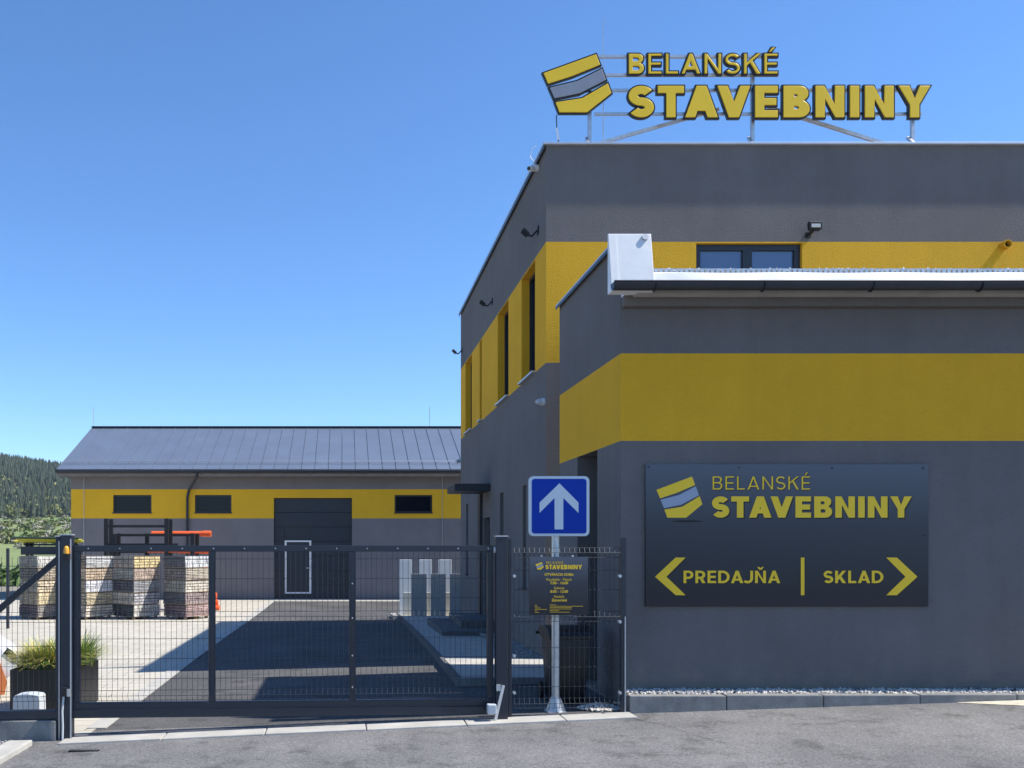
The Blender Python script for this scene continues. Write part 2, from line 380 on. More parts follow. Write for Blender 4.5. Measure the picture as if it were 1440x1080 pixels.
    if ch == 'J':
        W = .50+.3*w; r = .29
        return [ribbon([(W-w/2,1),(W-w/2,.6)]+arc(W-w/2-r, r+w/2-.02, r, r, 0, -140, 12), w)], W
    return [], .3
def offset_poly(pts, d):
    n = len(pts); a = sum(pts[i][0]*pts[(i+1)%n][1]-pts[(i+1)%n][0]*pts[i][1] for i in range(n)); sg = 1 if a > 0 else -1
    out = []
    for i in range(n):
        p0, p, p1 = pts[i-1], pts[i], pts[(i+1)%n]
        def nrm(a, b):
            dx, dy = b[0]-a[0], b[1]-a[1]; l = math.hypot(dx, dy) or 1e-9; return (dy/l*sg, -dx/l*sg)
        n1, n2 = nrm(p0, p), nrm(p, p1); k = 1+n1[0]*n2[0]+n1[1]*n2[1]; k = max(k, .55)
        out.append((p[0]+(n1[0]+n2[0])*d/k, p[1]+(n1[1]+n2[1])*d/k))
    return out
def fill_mesh(name, contours, y0, y1, m, parent=None, bevel=0):
    """flat outline (x,z contours, even-odd) made into a solid between y0 (front) and y1"""
    cu = bpy.data.curves.new('outline', 'CURVE'); cu.dimensions = '2D'; cu.fill_mode = 'BOTH'; cu.extrude = abs(y1-y0)/2
    cu.bevel_depth = bevel; cu.bevel_resolution = 1
    for c in contours:
        s = cu.splines.new('POLY'); s.points.add(len(c)-1); s.use_cyclic_u = True
        for p, q in zip(s.points, c): p.co = (q[0], q[1], 0, 1)
    tmp = bpy.data.objects.new('outline', cu); sc.collection.objects.link(tmp)
    dg = bpy.context.evaluated_depsgraph_get(); me = bpy.data.meshes.new_from_object(tmp.evaluated_get(dg))
    bpy.data.objects.remove(tmp); bpy.data.curves.remove(cu)
    ym = (y0+y1)/2
    vs = [(v.co.x, ym - v.co.z, v.co.y) for v in me.vertices]; fs = [tuple(p.vertices) for p in me.polygons]
    bpy.data.meshes.remove(me)
    mb = MB(); mb.add(vs, fs); return mb.build(name, m, parent)
def word(text, w, x0, x1, z0, h, gap):
    """letter contours of a word fitted between x0 and x1"""
    KERN = {'ST': -.05, 'TA': -.13, 'AV': -.17, 'VE': -.03, 'NY': -.02, 'LA': -.03, 'DA': -.05, 'AJ': .0, 'AD': -.03, 'KÉ': -.02, 'SK': -.01}
    gs = [glyph(c, w) for c in text]; ks = [gap+KERN.get(text[i:i+2], 0) for i in range(len(text))]; ks[-1] = 0
    tot = sum(g[1] for g in gs)+sum(ks); sx = (x1-x0)/tot; x = 0; out = []
    for (cs, W), gap in zip(gs, ks):
        out.append([[(x0+(x+p[0])*sx, z0+p[1]*h) for p in c] for c in cs]); x += W+gap
    return out

LOGO = [  # the three tilted bars of the emblem, in picture-like units (x right, y down) 0..100
    [(0, 30), (79, 0), (86, 19), (44, 37), (8, 49)],
    [(9, 52), (50, 41.5), (87.5, 22), (94.5, 42), (55, 63), (17, 71)],
    [(17.5, 74), (57.5, 67.5), (96, 44), (102, 62), (66, 92), (24, 92)]]
def logo_contours(x0, x1, ztop, zbot):
    return [[(x0+p[0]/102*(x1-x0), ztop-p[1]/92*(ztop-zbot)) for p in bar] for bar in LOGO]

# ------------------------------------------------------------------ wall builder
def wall(mb, org, du, length, z0, z1, opens, bands, depth=.16, base=0, band=1, inward=None):
    """vertical wall face from org along du; opens = (a0,a1,z0,z1); bands = painted z ranges"""
    du = Vector(du); org = Vector(org); inw = Vector(inward)
    us = sorted({0, length, *[o[0] for o in opens], *[o[1] for o in opens]})
    zs = sorted({z0, z1, *[k for o in opens for k in o[2:4]], *[k for b in bands for k in b]}); zs = [z for z in zs if z0 <= z <= z1]
    pt = lambda u, z, d=0: Vector((org.x, org.y, 0)) + du*u + Vector((0,0,z)) + inw*d
    for i in range(len(us)-1):
        for j in range(len(zs)-1):
            uc, zc = (us[i]+us[i+1])/2, (zs[j]+zs[j+1])/2
            if any(o[0] < uc < o[1] and o[2] < zc < o[3] for o in opens): continue
            mb.quad(pt(us[i],zs[j]), pt(us[i+1],zs[j]), pt(us[i+1],zs[j+1]), pt(us[i],zs[j+1]), band if any(b[0] < zc < b[1] for b in bands) else base)
    for o in opens:
        for u in o[:2]:
            zz = [z for z in zs if o[2] <= z <= o[3]]
            for a, b in zip(zz, zz[1:]):
                mb.quad(pt(u,a), pt(u,b), pt(u,b,depth), pt(u,a,depth), band if any(k[0] < (a+b)/2 < k[1] for k in bands) else base)
        for z in o[2:4]:
            mb.quad(pt(o[0],z), pt(o[1],z), pt(o[1],z,depth), pt(o[0],z,depth), band if any(k[0] <= z <= k[1] for k in bands) else base)
def window(parent, org, du, inw, a0, a1, z0, z1, depth=.13, fw=.06, mull=(), sill=None, name='window', glass=None):
    """frame bars, panes behind them, optional sill"""
    du = Vector(du); inw = Vector(inw); o = Vector((org[0], org[1], 0))
    pt = lambda u, z, d: o + du*u + Vector((0,0,z)) + inw*d
    def slab(mb, ua, ub, za, zb, d0, d1):
        vs = [pt(ua,za,d0),pt(ub,za,d0),pt(ub,zb,d0),pt(ua,zb,d0),pt(ua,za,d1),pt(ub,za,d1),pt(ub,zb,d1),pt(ua,zb,d1)]
        mb.add(vs, [(0,1,2,3),(7,6,5,4),(0,4,5,1),(1,5,6,2),(2,6,7,3),(3,7,4,0)])
    e = .002; mb = MB(); d0, d1 = depth-.07, depth
    slab(mb, a0+e, a0+fw, z0+e, z1-e, d0, d1); slab(mb, a1-fw, a1-e, z0+e, z1-e, d0, d1)
    slab(mb, a0+fw, a1-fw, z0+e, z0+fw, d0, d1); slab(mb, a0+fw, a1-fw, z1-fw, z1-e, d0, d1)
    for m_ in mull: slab(mb, m_-fw*.8, m_+fw*.8, z0+fw, z1-fw, d0-.002, d1)
    f = mb.build(name, FRAME, parent, recalc=True)
    edges = [a0+fw] + [q for m_ in mull for q in (m_-fw*.8, m_+fw*.8)] + [a1-fw]
    for a, b in zip(edges[::2], edges[1::2]):
        mb = MB(); slab(mb, a-.004, b+.004, z0+fw-.004, z1-fw+.004, depth-.03, depth-.015); mb.build('pane', glass or GLASS, f, recalc=True)
    if sill:
        mb = MB(); slab(mb, a0-.03, a1+.03, z0-.03, z0-.002, -.06, depth-.072); mb.build('sill', sill, f, recalc=True)
    return f

# ------------------------------------------------------------------ main two-storey building
ZT = pz(205, YM); XR = 15.0
yb0, yb1 = pz(510, YM), pz(340, YM)
mainb = thing('main_building', ((XM+XR)/2, (YM+YB)/2, 0), 'two-storey grey building with yellow window band and rooftop lettering', 'building')
mb = MB()
fw0, fw1 = px(979, YM)-XM, px(1128, YM)-XM; fz0, fz1 = pz(440, YM), pz(342, YM)
wall(mb, (XM, YM), (1,0,0), XR-XM, -.4, ZT, [(fw0, fw1, fz0, fz1)], [(yb0, yb1)], .16, inward=(0,1,0))
sy = lambda u: XM*F/(u-PU)                            # depth of a picture column on the side wall
wins = [(sy(752.5), sy(733.5)), (sy(715), sy(700)), (sy(677.5), sy(674.5)), (sy(663.5), sy(654.5))]
slits = [(sy(740), sy(735)), (sy(708), sy(703)), (sy(658.5), sy(655.3))]
door = (sy(689), sy(680))
ops = [(a-YM, b-YM, yb0+.03, yb1-.02) for a, b in wins] + [(a-YM, b-YM, 1.03, 2.72) for a, b in slits] + [(door[0]-YM, door[1]-YM, .242, 2.3)]
wall(mb, (XM, YM), (0,1,0), YB-YM, -.6, ZT, ops, [(yb0, yb1)], .2, inward=(1,0,0))
mb.quad((XM,YB,-.6),(XR,YB,-.6),(XR,YB,ZT),(XM,YB,ZT)); mb.quad((XR,YM,-.6),(XR,YB,-.6),(XR,YB,ZT),(XR,YM,ZT))
mb.quad((XM,YM,ZT-.12),(XR,YM,ZT-.12),(XR,YB,ZT-.12),(XM,YB,ZT-.12))
mb.build('wall', [GREY, YELL], mainb)
window(mainb, (XM, YM), (1,0,0), (0,1,0), fw0, fw1, fz0, fz1, mull=((fw0+fw1)/2,), fw=.085, glass=mat('coated_glass', (.16, .19, .24), .03, .6))
for i, (a, b) in enumerate(wins): window(mainb, (XM, YM), (0,1,0), (1,0,0), a-YM, b-YM, yb0+.03, yb1-.02, depth=.2, sill=TRIM, fw=.05 if i != 2 else .03)
for a, b in slits: window(mainb, (XM, YM), (0,1,0), (1,0,0), a-YM, b-YM, 1.03, 2.72, depth=.19, sill=ANTH, fw=.035, name='slit_window')
mb = MB().box(XM+.12, XM+.16, door[0], door[1], .242, 2.3); d_ = mb.build('door', FRAME, mainb)
MB().box(XM+.110, XM+.122, door[0]+.1, door[1]-.1, .3, 2.08).build('pane', GLASS, d_)
MB().tube([(XM+.06, door[0]+.08, .9), (XM+.06, door[0]+.08, 1.4)], .014).build('handle', GALV, d_)
MB().bar((XM-.03, sy(677.3), gz(2.6, 19.5)+.05), (XM-.03, sy(677.3), pz(691, 18.8)), .30, .06, up=(1,0,0)).build('entrance_post', FRAME, mainb)
MB().box(px(639, 18.8), XM-.002, 18.8, 20.1, pz(690, 18.8), pz(680, 18.8)).build('entrance_canopy', ANTH, mainb, bevel=.01)
cp = MB().box(XM-.05, XR, YM-.055, YM+.30, ZT, ZT+.035).box(XM-.05, XM+.30, YM+.3, YB+.05, ZT, ZT+.035)
cp.build('coping', TRIM, mainb, bevel=.006)
mb = MB().box(XM-.047, XM-.042, YM-.05, YB+.05, ZT-.06, ZT-.001); mb.build('coping_drip', ANTH, mainb)
for u in (822, 905, 1008, 1098, 1186, 1262, 1370):
    x = px(u, YM); mb = MB(); z = ZT+.035
    for s in (-.08, .08): mb.tube([(x+s, YM+.05, z-.01), (x+s, YM+.05, z+.035)], .006, 6)
    mb.tube([(x-.11, YM+.05, z+.015), (x+.11, YM+.05, z+.015)], .005, 6).build('conductor_clip', ANTH, mainb)

# ------------------------------------------------------------------ low shop annex with the big sign
annex = thing('shop_annex', ((XA+XR)/2, (YA+YAB)/2, 0), 'low grey annex with yellow band, dark gutter and white roof edge', 'building')
ZG = pz(408, YA)
ay0, ay1 = pz(620, YA), pz(497, YA)
ZP = pz(325, YA-.25)
mb = MB()
wall(mb, (XA, YA), (1,0,0), XR-XA, -.3, ZG+.1, [], [(ay0, ay1)], inward=(0,1,0))
dz0, dz1 = XA*F/(840-PU), XA*F/(812-PU)
mb.quad((XA,YAB,-.3),(XR,YAB,-.3),(XR,YAB,ZG+.1),(XA,YAB,ZG+.1))
mb.quad((XR,YA,-.3),(XR,YAB,-.3),(XR,YAB,ZG+.1),(XR,YA,ZG+.1))
wall(mb, (XA, YA), (0,1,0), YAB-YA, -.3, ZP, [(dz0-YA, dz1-YA, .02, ay0-.002)], [(ay0, ay1)], .35, inward=(1,0,0))
mb.build('wall', [GREY, YELL], annex)
dd = MB().box(XA+.30, XA+.34, dz0, dz1, .02, ay0).build('door', FRAME, annex)
MB().box(XA+.288, XA+.302, dz0+.1, dz1-.1, .2, 2.1).build('pane', GLASS, dd)
MB().tube([(XA+.25, dz1-.08, .95), (XA+.25, dz1-.08, 1.4)], .013).build('handle', GALV, dd)
MB().box(XA+.005, XR, YA-.10, YA-.001, pz(430, YA-.1), ZG+.05).build('fascia', GREY, annex, bevel=.012)
# roof slab, white membrane edge, perforated gravel strip
YG = YA-.30
ZE0, ZE1 = pz(404, YG), pz(386, YG+.2)
MB().box(XA+.1, XR, YG+.06, YAB-.004, ZE0-.05, ZE0+.02).build('roof_slab', CONC, annex)
mb = MB(); n = 90; x0, x1 = px(921, YG), XR           # slightly wavy membrane upstand
rows = []
for i in range(n+1):
    x = x0+(x1-x0)*i/n; w1 = .010*math.sin(x*3.1)+.007*math.sin(x*7.7+1); w2 = .006*math.sin(x*5.3+2)
    rows.append([(x, YG-.02+w2*.4, ZE0-.03), (x, YG+.015+w1, ZE0+.05), (x, YG+.06+w1, ZE1-.03+w2), (x, YG+.13, ZE1+w2*.6), (x, YG+.34, ZE1-.005)])
vs = [p for r in rows for p in r]; fs = [(i*5+k, (i+1)*5+k, (i+1)*5+k+1, i*5+k+1) for i in range(n) for k in range(4)]
mb.add(vs, fs).build('membrane_edge', WHITEM, annex, smooth=True)
strip = MB(); za, zb = ZE1+.002, pz(378, YG+.25)
x = x0+.02
strip.box(x0+.02, XR, YG+.24, YG+.246, za-.02, za+.012); strip.box(x0+.02, XR, YG+.24, YG+.246, zb-.012, zb)
while x < 12:
    strip.box(x, x+.035, YG+.24, YG+.246, za+.012, zb-.012); x += .055
kind(strip.build('gravel_stop_strip', GALV, annex), 'stuff')
def roofpeb():
    return (random.uniform(x0+.1, 10), YG+.27+.5*random.random()**2, zb-.02+.035*max(0, math.sin(random.uniform(0, 9)))*random.random())
rg = pebbles('roof_gravel', 2600, roofpeb, .012, .024, mat('white_pebbles', (.62, .61, .59), .8, var=.2, vscale=40)); rg.parent = annex; rg.location = Vector(rg.location)-wloc(annex)
MB().box(XA+.1, XR, YG+.252, YAB-.02, ZE0+.02, zb-.02).build('roof_gravel_base', PEBBLED, annex)
# raised end of the side parapet, wrapped in white sheet
bx0, bx1 = px(860, YG), px(921.5, YG)
mb = MB(); zq = ZE0-.04; ln = .13
mb.add([(bx0,YG,zq),(bx1,YG,zq),(bx1,YG+.15,zq),(bx0,YG+.15,zq),(bx0,YG+ln,ZP),(bx1,YG+ln,ZP),(bx1,YG+.15,ZP),(bx0,YG+.15,ZP)], [(0,3,2,1),(4,5,6,7),(0,1,5,4),(1,2,6,5),(2,3,7,6),(3,0,4,7)])
pw = mb.build('parapet_end_wrap', WHITEM, annex, bevel=.008)
MB().box(XA+.004, bx1-.004, YG+.151, YA+.3, ZE0-.03, ZP-.05).build('parapet_end_core', WHITEM, annex)
MB().bar((bx0+.04, YG-.002, ZE0-.02), (bx0+.04, YG+ln-.006, ZP-.01), .075, .008, up=(0,1,0)).build('fold', WHITEM, pw)
MB().tube([(bx1-.07, YG+ln-.03, ZP-.04), (bx1-.07, YG+ln-.008, ZP-.046)], .035, 12).build('patch', TRIM, pw)
mb = MB().box(XA-.05, XA+.30, YA+.301, YAB+.04, ZP-.002, ZP+.02); mb.build('side_coping', TRIM, annex, bevel=.004)
mb = MB().box(XA-.047, XA-.04, YA+.301, YAB+.04, ZP-.04, ZP-.003); mb.build('side_coping_drip', ANTH, annex)
MB().box(XA+.002, XA+.30, YA+.302, YAB-.003, ZG, ZP-.002).build('side_parapet', GREY, annex)
# half round gutter with brackets
gut = MB(); n = 10; r = .068; zc = pz(398, YG-.08); gx0 = px(861, YG-.08)
prof = [(YG-.09 + r*math.cos(R(180+180*k/n)), zc + r*1.15*math.sin(R(180+180*k/n))) for k in range(n+1)]
vs = []; fs = []
for x in (gx0, XR):
    for (y, z) in prof: vs.append((x, y, z))
    for (y, z) in prof[::-1]: vs.append((x, y*.0+(YG-.09)+(y-(YG-.09))*.93, z+.004))
m_ = len(prof)*2
for k in range(m_): fs.append((k, (k+1) % m_, m_+(k+1) % m_, m_+k))
fs += [tuple(range(m_))]
gut.add(vs, fs)
gut.add([(gx0+.001, y, z) for y, z in prof], [tuple(range(len(prof)))])
gt = gut.build('gutter', ANTH, annex, recalc=True)
MB().tube([(gx0, YG-.09-r, zc), (XR, YG-.09-r, zc)], .011, 8).build('bead', ANTH, gt)
for k in range(9):
    x = px(1067, YG)+(k-1)*1.12
    if x < gx0+.2: continue
    mb = MB()
    for a in range(n):
        p, q = prof[a], prof[a+1]
        mb.bar((x, p[0], p[1]-.004), (x, q[0], q[1]-.004), .03, .006, up=(1,0,0))
    mb.build('gutter_bracket', ANTH, gt)

# ------------------------------------------------------------------ big sign on the annex wall
def gradient_mat():
    m = bpy.data.materials.new('printed_gradient'); m.use_nodes = True; nt = m.node_tree; b = nt.nodes['Principled BSDF']
    b.inputs['Roughness'].default_value = .38; b.inputs['Specular IOR Level'].default_value = .35
    t = nt.nodes.new('ShaderNodeTexCoord'); s = nt.nodes.new('ShaderNodeSeparateXYZ'); r = nt.nodes.new('ShaderNodeValToRGB')
    nt.links.new(t.outputs['Generated'], s.inputs[0]); nt.links.new(s.outputs['Z'], r.inputs[0]); nt.links.new(r.outputs[0], b.inputs['Base Color'])
    e = r.color_ramp.elements; e[0].position = .1; e[0].color = (.020, .020, .024, 1); e[1].position = 1; e[1].color = (.105, .118, .145, 1)
    k = e.new(.55); k.color = (.042, .045, .056, 1)
    return m
GRAD = gradient_mat()
YS = YA-.028; X = lambda u: px(u, YS); Z = lambda v: pz(v, YS)
big = thing('shop_sign_board', ((X(908)+X(1305))/2, YS, Z(853)), 'wide dark sign board with yellow logo, shop name and two direction arrows', 'sign')
MB().box(X(908), X(1305.5), YS, YA-.002, Z(853), Z(653)).build('panel', GRAD, big)
for u, v in ((912,657),(1039,657.5),(1170,658),(1298,658.5),(1300,753),(912.5,850),(1301,849),(1040,850),(1170,850)):
    MB().tube([(X(u), YS-.005, Z(v)), (X(u), YS, Z(v))], .011, 8).build('screw', RIM, big)
def print_word(parent, text, w, u0, u1, vb, vt, X, Z, y, gap=.16, mt=None, sh=.013, name='lettering', shadow=True):
    h = Z(vt)-Z(vb); cs = [c for l in word(text, w, X(u0), X(u1), Z(vb), h, gap) for c in l]
    o = fill_mesh(name, cs, y-.004, y-.0025, mt or PRINTY, parent)
    if shadow: fill_mesh('printed_shadow', [[(p[0]+sh, p[1]-sh) for p in c] for c in cs], y-.002, y-.0008, PRINTS, o)
    return o
print_word(big, 'BELANSKÉ', .105, 1002, 1139, 688.5, 670, X, Z, YS, .22, sh=.008)
print_word(big, 'STAVEBNINY', .27, 1001, 1282, 728, 698, X, Z, YS, .13)
print_word(big, 'PREDAJŇA', .20, 961, 1097, 820, 802.5, X, Z, YS, .14, sh=.008)
print_word(big, 'SKLAD', .20, 1158, 1242, 820, 802.5, X, Z, YS, .14, sh=.008)
for pts, nm in (([(921,811),(950,784),(964,784),(937,811),(964,837),(950,837)], 'arrow'), ([(1290,811),(1261,784),(1246,784),(1273,811),(1246,837),(1261,837)], 'arrow'),
                ([(1126,784),(1131,784),(1131,837),(1126,837)], 'divider')):
    c = [(X(a), Z(b)) for a, b in pts]; o = fill_mesh(nm, [c], YS-.004, YS-.0025, PRINTY, big)
    fill_mesh('printed_shadow', [[(p[0]+.01, p[1]-.01) for p in c]], YS-.002, YS-.0008, PRINTS, o)
for k, c in enumerate(logo_contours(X(923), X(987.5), Z(670), Z(728))):
    fill_mesh('logo_bar', [c], YS-.004, YS-.0025, PRINTG if k == 1 else PRINTY, big)
fill_mesh('printed_shadow', [[(X(967)+.17*math.cos(R(a)), Z(733)+.011*math.sin(R(a))) for a in range(0, 360, 15)]], YS-.002, YS-.0008, PRINTS, big)

# ------------------------------------------------------------------ rooftop lettering on its steel frame
YR = YM+.55; X = lambda u: px(u, YR); Z = lambda v: pz(v, YR)
roofs = thing('rooftop_sign', (X(1040), YR, ZT), 'yellow channel letters and emblem on a steel frame above the roof', 'sign')
def channel(cs, m, nm):
    # counters (holes) shrink instead of growing
    res = []
    for c in cs:
        inside = any(c is not d and point_in(c[0], d) for d in cs)
        res.append(offset_poly(c, -.014 if inside else .018))
    body = fill_mesh(nm, res, YR+.004, YR+.04, RIM, roofs)
    fill_mesh('rim', res+cs, YR-.010, YR+.0035, RIM, body)
    fill_mesh('face', [offset_poly(c, -.011) for c in cs], YR-.016, YR+.003, m, body, bevel=.006)
def point_in(p, poly):
    x, y = p; r = False; n = len(poly)
    for i in range(n):
        (x1, y1), (x2, y2) = poly[i], poly[(i+1) % n]
        if (y1 > y) != (y2 > y) and x < (x2-x1)*(y-y1)/(y2-y1)+x1: r = not r
    return r
for cs in word('BELANSKÉ', .138, X(883.5), X(1093), Z(104.5), Z(76)-Z(104.5), .17):
    if len(cs) == 2 and not point_in(cs[1][0], cs[0]):           # accent is its own piece
        channel([cs[0]], SIGNY, 'letter'); channel([cs[1]], SIGNY, 'accent')
    else: channel(cs, SIGNY, 'letter')
for cs in word('STAVEBNINY', .27, X(883), X(1308), Z(166), Z(121)-Z(166), .14): channel(cs, SIGNY, 'letter')
for k, c in enumerate(logo_contours(X(762), X(861), Z(75), Z(160))): channel([offset_poly(c, -.012)], SIGNG if k == 1 else SIGNY, 'emblem_bar')
for v, u0, u1 in ((76, 842, 1090), (102, 850, 1098), (123.5, 858, 1300), (157, 838, 1300)):
    MB().box(X(u0), X(u1), YR+.06, YR+.10, Z(v)-.02, Z(v)+.02).build('frame_rail', GALV, roofs)
for u in (832, 1063, 1290):
    MB().box(X(u)-.025, X(u)+.025, YR+.10, YR+.15, ZT-.1, Z(78 if u == 1063 else 120)).build('frame_post', GALV, roofs)
    MB().bar((X(u)-.03, YR+.2, ZT+.45), (X(u)-.10, YR-.30, ZT+.02), .04, .04).build('raking_leg', GALV, roofs)
    MB().box(X(u)-.20, X(u)+.1, YR-.4, YR+.9, ZT-.08, ZT-.02).build('ballast_base', GALV, roofs)
for a, b in (((838, 195), (1020, 143)), ((1275, 198), (1090, 140))):
    MB().bar((X(a[0]), YR+.25, Z(a[1])), (X(b[0]), YR+.25, Z(b[1])), .04, .05).build('diagonal_brace', GALV, roofs)
mb = MB().tube([(X(783.5), YR+.05, Z(160)), (X(784), YR+.05, Z(180)), (X(786), YR+.02, Z(199))], .008, 6); mb.build('power_cable', BLACK, roofs)
MB().tube([(X(784), YR+.05, Z(178)), (X(786), YR+.02, Z(196))], .016, 6).build('cable_sleeve', WHITE, roofs)
rod = thing('lightning_rod', (px(848.5, YM+.9), YM+.9, ZT), 'thin tall lightning rod rising behind the roof emblem', 'lightning rod')
MB().tube([(px(848.5, YM+.9), YM+.9, ZT-.1), (px(848.5, YM+.9), YM+.9, pz(25, YM+.9))], [.009, .005], 6).build('rod', GALV, rod)
MB().lathe((px(848.5, YM+.9), YM+.9, ZT-.12), [(.14,0),(.14,.06),(.03,.08)], 12).build('foot', CONC, rod)

# ------------------------------------------------------------------ lamps, cameras and pipe on the walls
def flood_side(v, y, label):                         # floodlight on a bracket on the side wall
    z = pz(v, y); t = thing('floodlight', (XM, y, z), label, 'floodlight', 'floodlights on the side wall')
    MB().box(XM-.02, XM-.001, y-.05, y+.05, z-.02, z+.10).build('bracket', BLACK, t)
    MB().bar((XM-.01, y, z+.05), (XM-.10, y, z-.05), .025, .025).bar((XM-.10, y, z-.05), (XM-.17, y, z-.02), .025, .025).build('arm', BLACK, t)
    c = Vector((XM-.19, y, z+.01)); b = MB().bar(c+Vector((-.055,0,.042)), c+Vector((.035,0,-.042)), .15, .038, up=(0,0,1)).build('housing', BLACK, t, bevel=.008)
    MB().bar(c+Vector((-.067,0,.022)), c+Vector((.015,0,-.053)), .12, .010).build('lens', GLASS, b)
for v, u, lb in ((328, 757, 'black floodlight nearest the front corner of the side wall'), (427, 692.5, 'black floodlight in the middle of the side wall'),
             (495, 650, 'black floodlight at the far end of the side wall')):
    flood_side(v, XM*F/(u-PU), lb)
y = YM-.003; x, z = px(1147, YM-.2), pz(317, YM-.2)
t = thing('floodlight', (x, YM, z-.1), 'floodlight with pale lens on the front wall above the window', 'floodlight')
MB().box(x-.05, x+.02, YM-.03, YM-.001, z-.12, z-.04).build('bracket', BLACK, t)
MB().bar((x-.015, YM-.02, z-.08), (x-.015, YM-.16, z-.06), .03, .03).bar((x-.10, YM-.17, z+.04), (x-.08, YM-.15, z-.06), .012, .02).bar((x+.10, YM-.17, z+.04), (x+.07, YM-.15, z-.06), .012, .02).bar((x-.08, YM-.15, z-.06), (x+.07, YM-.15, z-.06), .02, .012).build('arm', BLACK, t)
b = MB().box(x-.095, x+.095, YM-.21, YM-.15, z-.05, z+.06).build('housing', BLACK, t, bevel=.01)
MB().box(x-.065, x+.065, YM-.214, YM-.209, z-.03, z+.022).build('lens', LED, b)
x, z = px(1410.5, YM), pz(346, YM)
t = thing('vent_pipe', (x, YM, z), 'short yellow vent pipe stub poking from the yellow band', 'pipe')
mb = MB(); n = 20
ring = lambda r, yy: [(x+r*math.cos(2*math.pi*k/n), YM+yy, z+r*math.sin(2*math.pi*k/n)) for k in range(n)]
vs = ring(.06, -.001)+ring(.06, -.11)+ring(.05, -.11)+ring(.05, -.01)
mb.add(vs, [(i*n+k, i*n+(k+1)%n, (i+1)*n+(k+1)%n, (i+1)*n+k) for i in range(3) for k in range(n)])
mb.build('pipe_stub', YELL, t, recalc=True)
MB().tube([(x, YM-.02, z), (x, YM-.004, z)], .0495, 20).build('pipe_bore', DARKIN, t)
yc = XM*F/(757-PU); zc = pz(236, yc)
t = thing('security_camera', (XM, yc, zc), 'white security camera under the roof edge at the front corner', 'camera')
MB().tube([(XM-.001, yc, zc), (XM-.07, yc, zc)], .055, 14).build('base', WHITE, t, smooth=True)
h = MB().tube([(XM-.06, yc, zc-.01), (XM-.10, yc-.02, zc-.02), (XM-.15, yc-.05, zc-.03)], [.045, .05, .042], 12).build('head', WHITE, t, smooth=True)
MB().tube([(XM-.150, yc-.05, zc-.03), (XM-.165, yc-.058, zc-.033)], .03, 12).build('lens', BLACK, h)
MB().tube([(XM-.03, yc, zc+.05), (XM-.12, yc+.02, zc+.18), (XM-.08, yc+.05, zc+.33), (XM-.02, yc+.05, zc+.36)], .006, 6).build('cable', WHITE, t)
yc = XM*F/(766-PU); zc = pz(565, yc)
t = thing('alarm_lamp', (XM, yc, zc), 'white domed alarm lamp on the side wall below the yellow band', 'lamp')
MB().tube([(XM-.001, yc, zc), (XM-.05, yc, zc)], .055, 14).build('base', WHITE, t, smooth=True)
MB().tube([(XM-.05, yc, zc), (XM-.09, yc, zc), (XM-.125, yc, zc), (XM-.14, yc, zc)], [.05, .046, .03, .008], 14).build('dome', PLAST, t, smooth=True)
yc = YB-.15; zc = pz(648, yc)
t = thing('security_camera', (XM, yc, zc), 'small grey camera at the far corner of the side wall', 'camera')
MB().tube([(XM-.001, yc, zc), (XM-.06, yc, zc)], .05, 12).build('base', PLAST, t)
MB().tube([(XM-.06, yc, zc), (XM-.14, yc-.04, zc-.03)], .045, 12).build('head', PLAST, t)

# ------------------------------------------------------------------ walkway, steps and gravel beside the main building
WX0 = 1.42; YW0 = 11.75
wk = thing('walkway', (2.1, 17, 0), 'pale raised concrete walkway along the side of the building', 'walkway')
def slope_box(mb, x0, x1, y0, y1, d0, d1, m=0):
    v = []
    for d in (d0, d1):
        for x, y in ((x0,y0),(x1,y0),(x1,y1),(x0,y1)): v.append((x, y, gz(2.1, y)+d))
    mb.add(v, [(0,3,2,1),(4,5,6,7),(0,1,5,4),(1,2,6,5),(2,3,7,6),(3,0,4,7)], m)
for k in range(5):
    y0 = YW0+k*2.5; mb = MB(); slope_box(mb, WX0+.06, XM-.0, y0+.004, y0+2.496, -.2, .085); mb.build('slab', CONC, wk)
mb = MB()
for k in range(13): slope_box(mb, WX0, WX0+.056, YW0+k*1.04, YW0+k*1.04+1.034, -.2, .10)
mb.build('edge_strip', STEPD, wk)
mb = MB(); slope_box(mb, WX0, XM, YW0-.06, YW0-.004, -.2, .09); mb.build('end_strip', CONCD, wk)
st = thing('entrance_steps', (2.2, 19, .0), 'dark stone entrance steps below the canopy', 'steps')
MB().box(1.85, XM-.003, 17.5, 20.6, -.2, .10).build('step', STEPD, st, bevel=.01)
MB().box(2.3, XM-.003, 18.2, 20.3, .10, .24).build('step', STEPD, st, bevel=.01)
tag(pebbles('side_gravel', 1500, lambda: (random.uniform(2.55, XM-.01), random.uniform(13.8, 17.4), gz(2.1,15)+.085+random.uniform(0, .025)), .014, .03, PEBBLED), 'grey gravel strip between walkway and side wall', 'gravel')

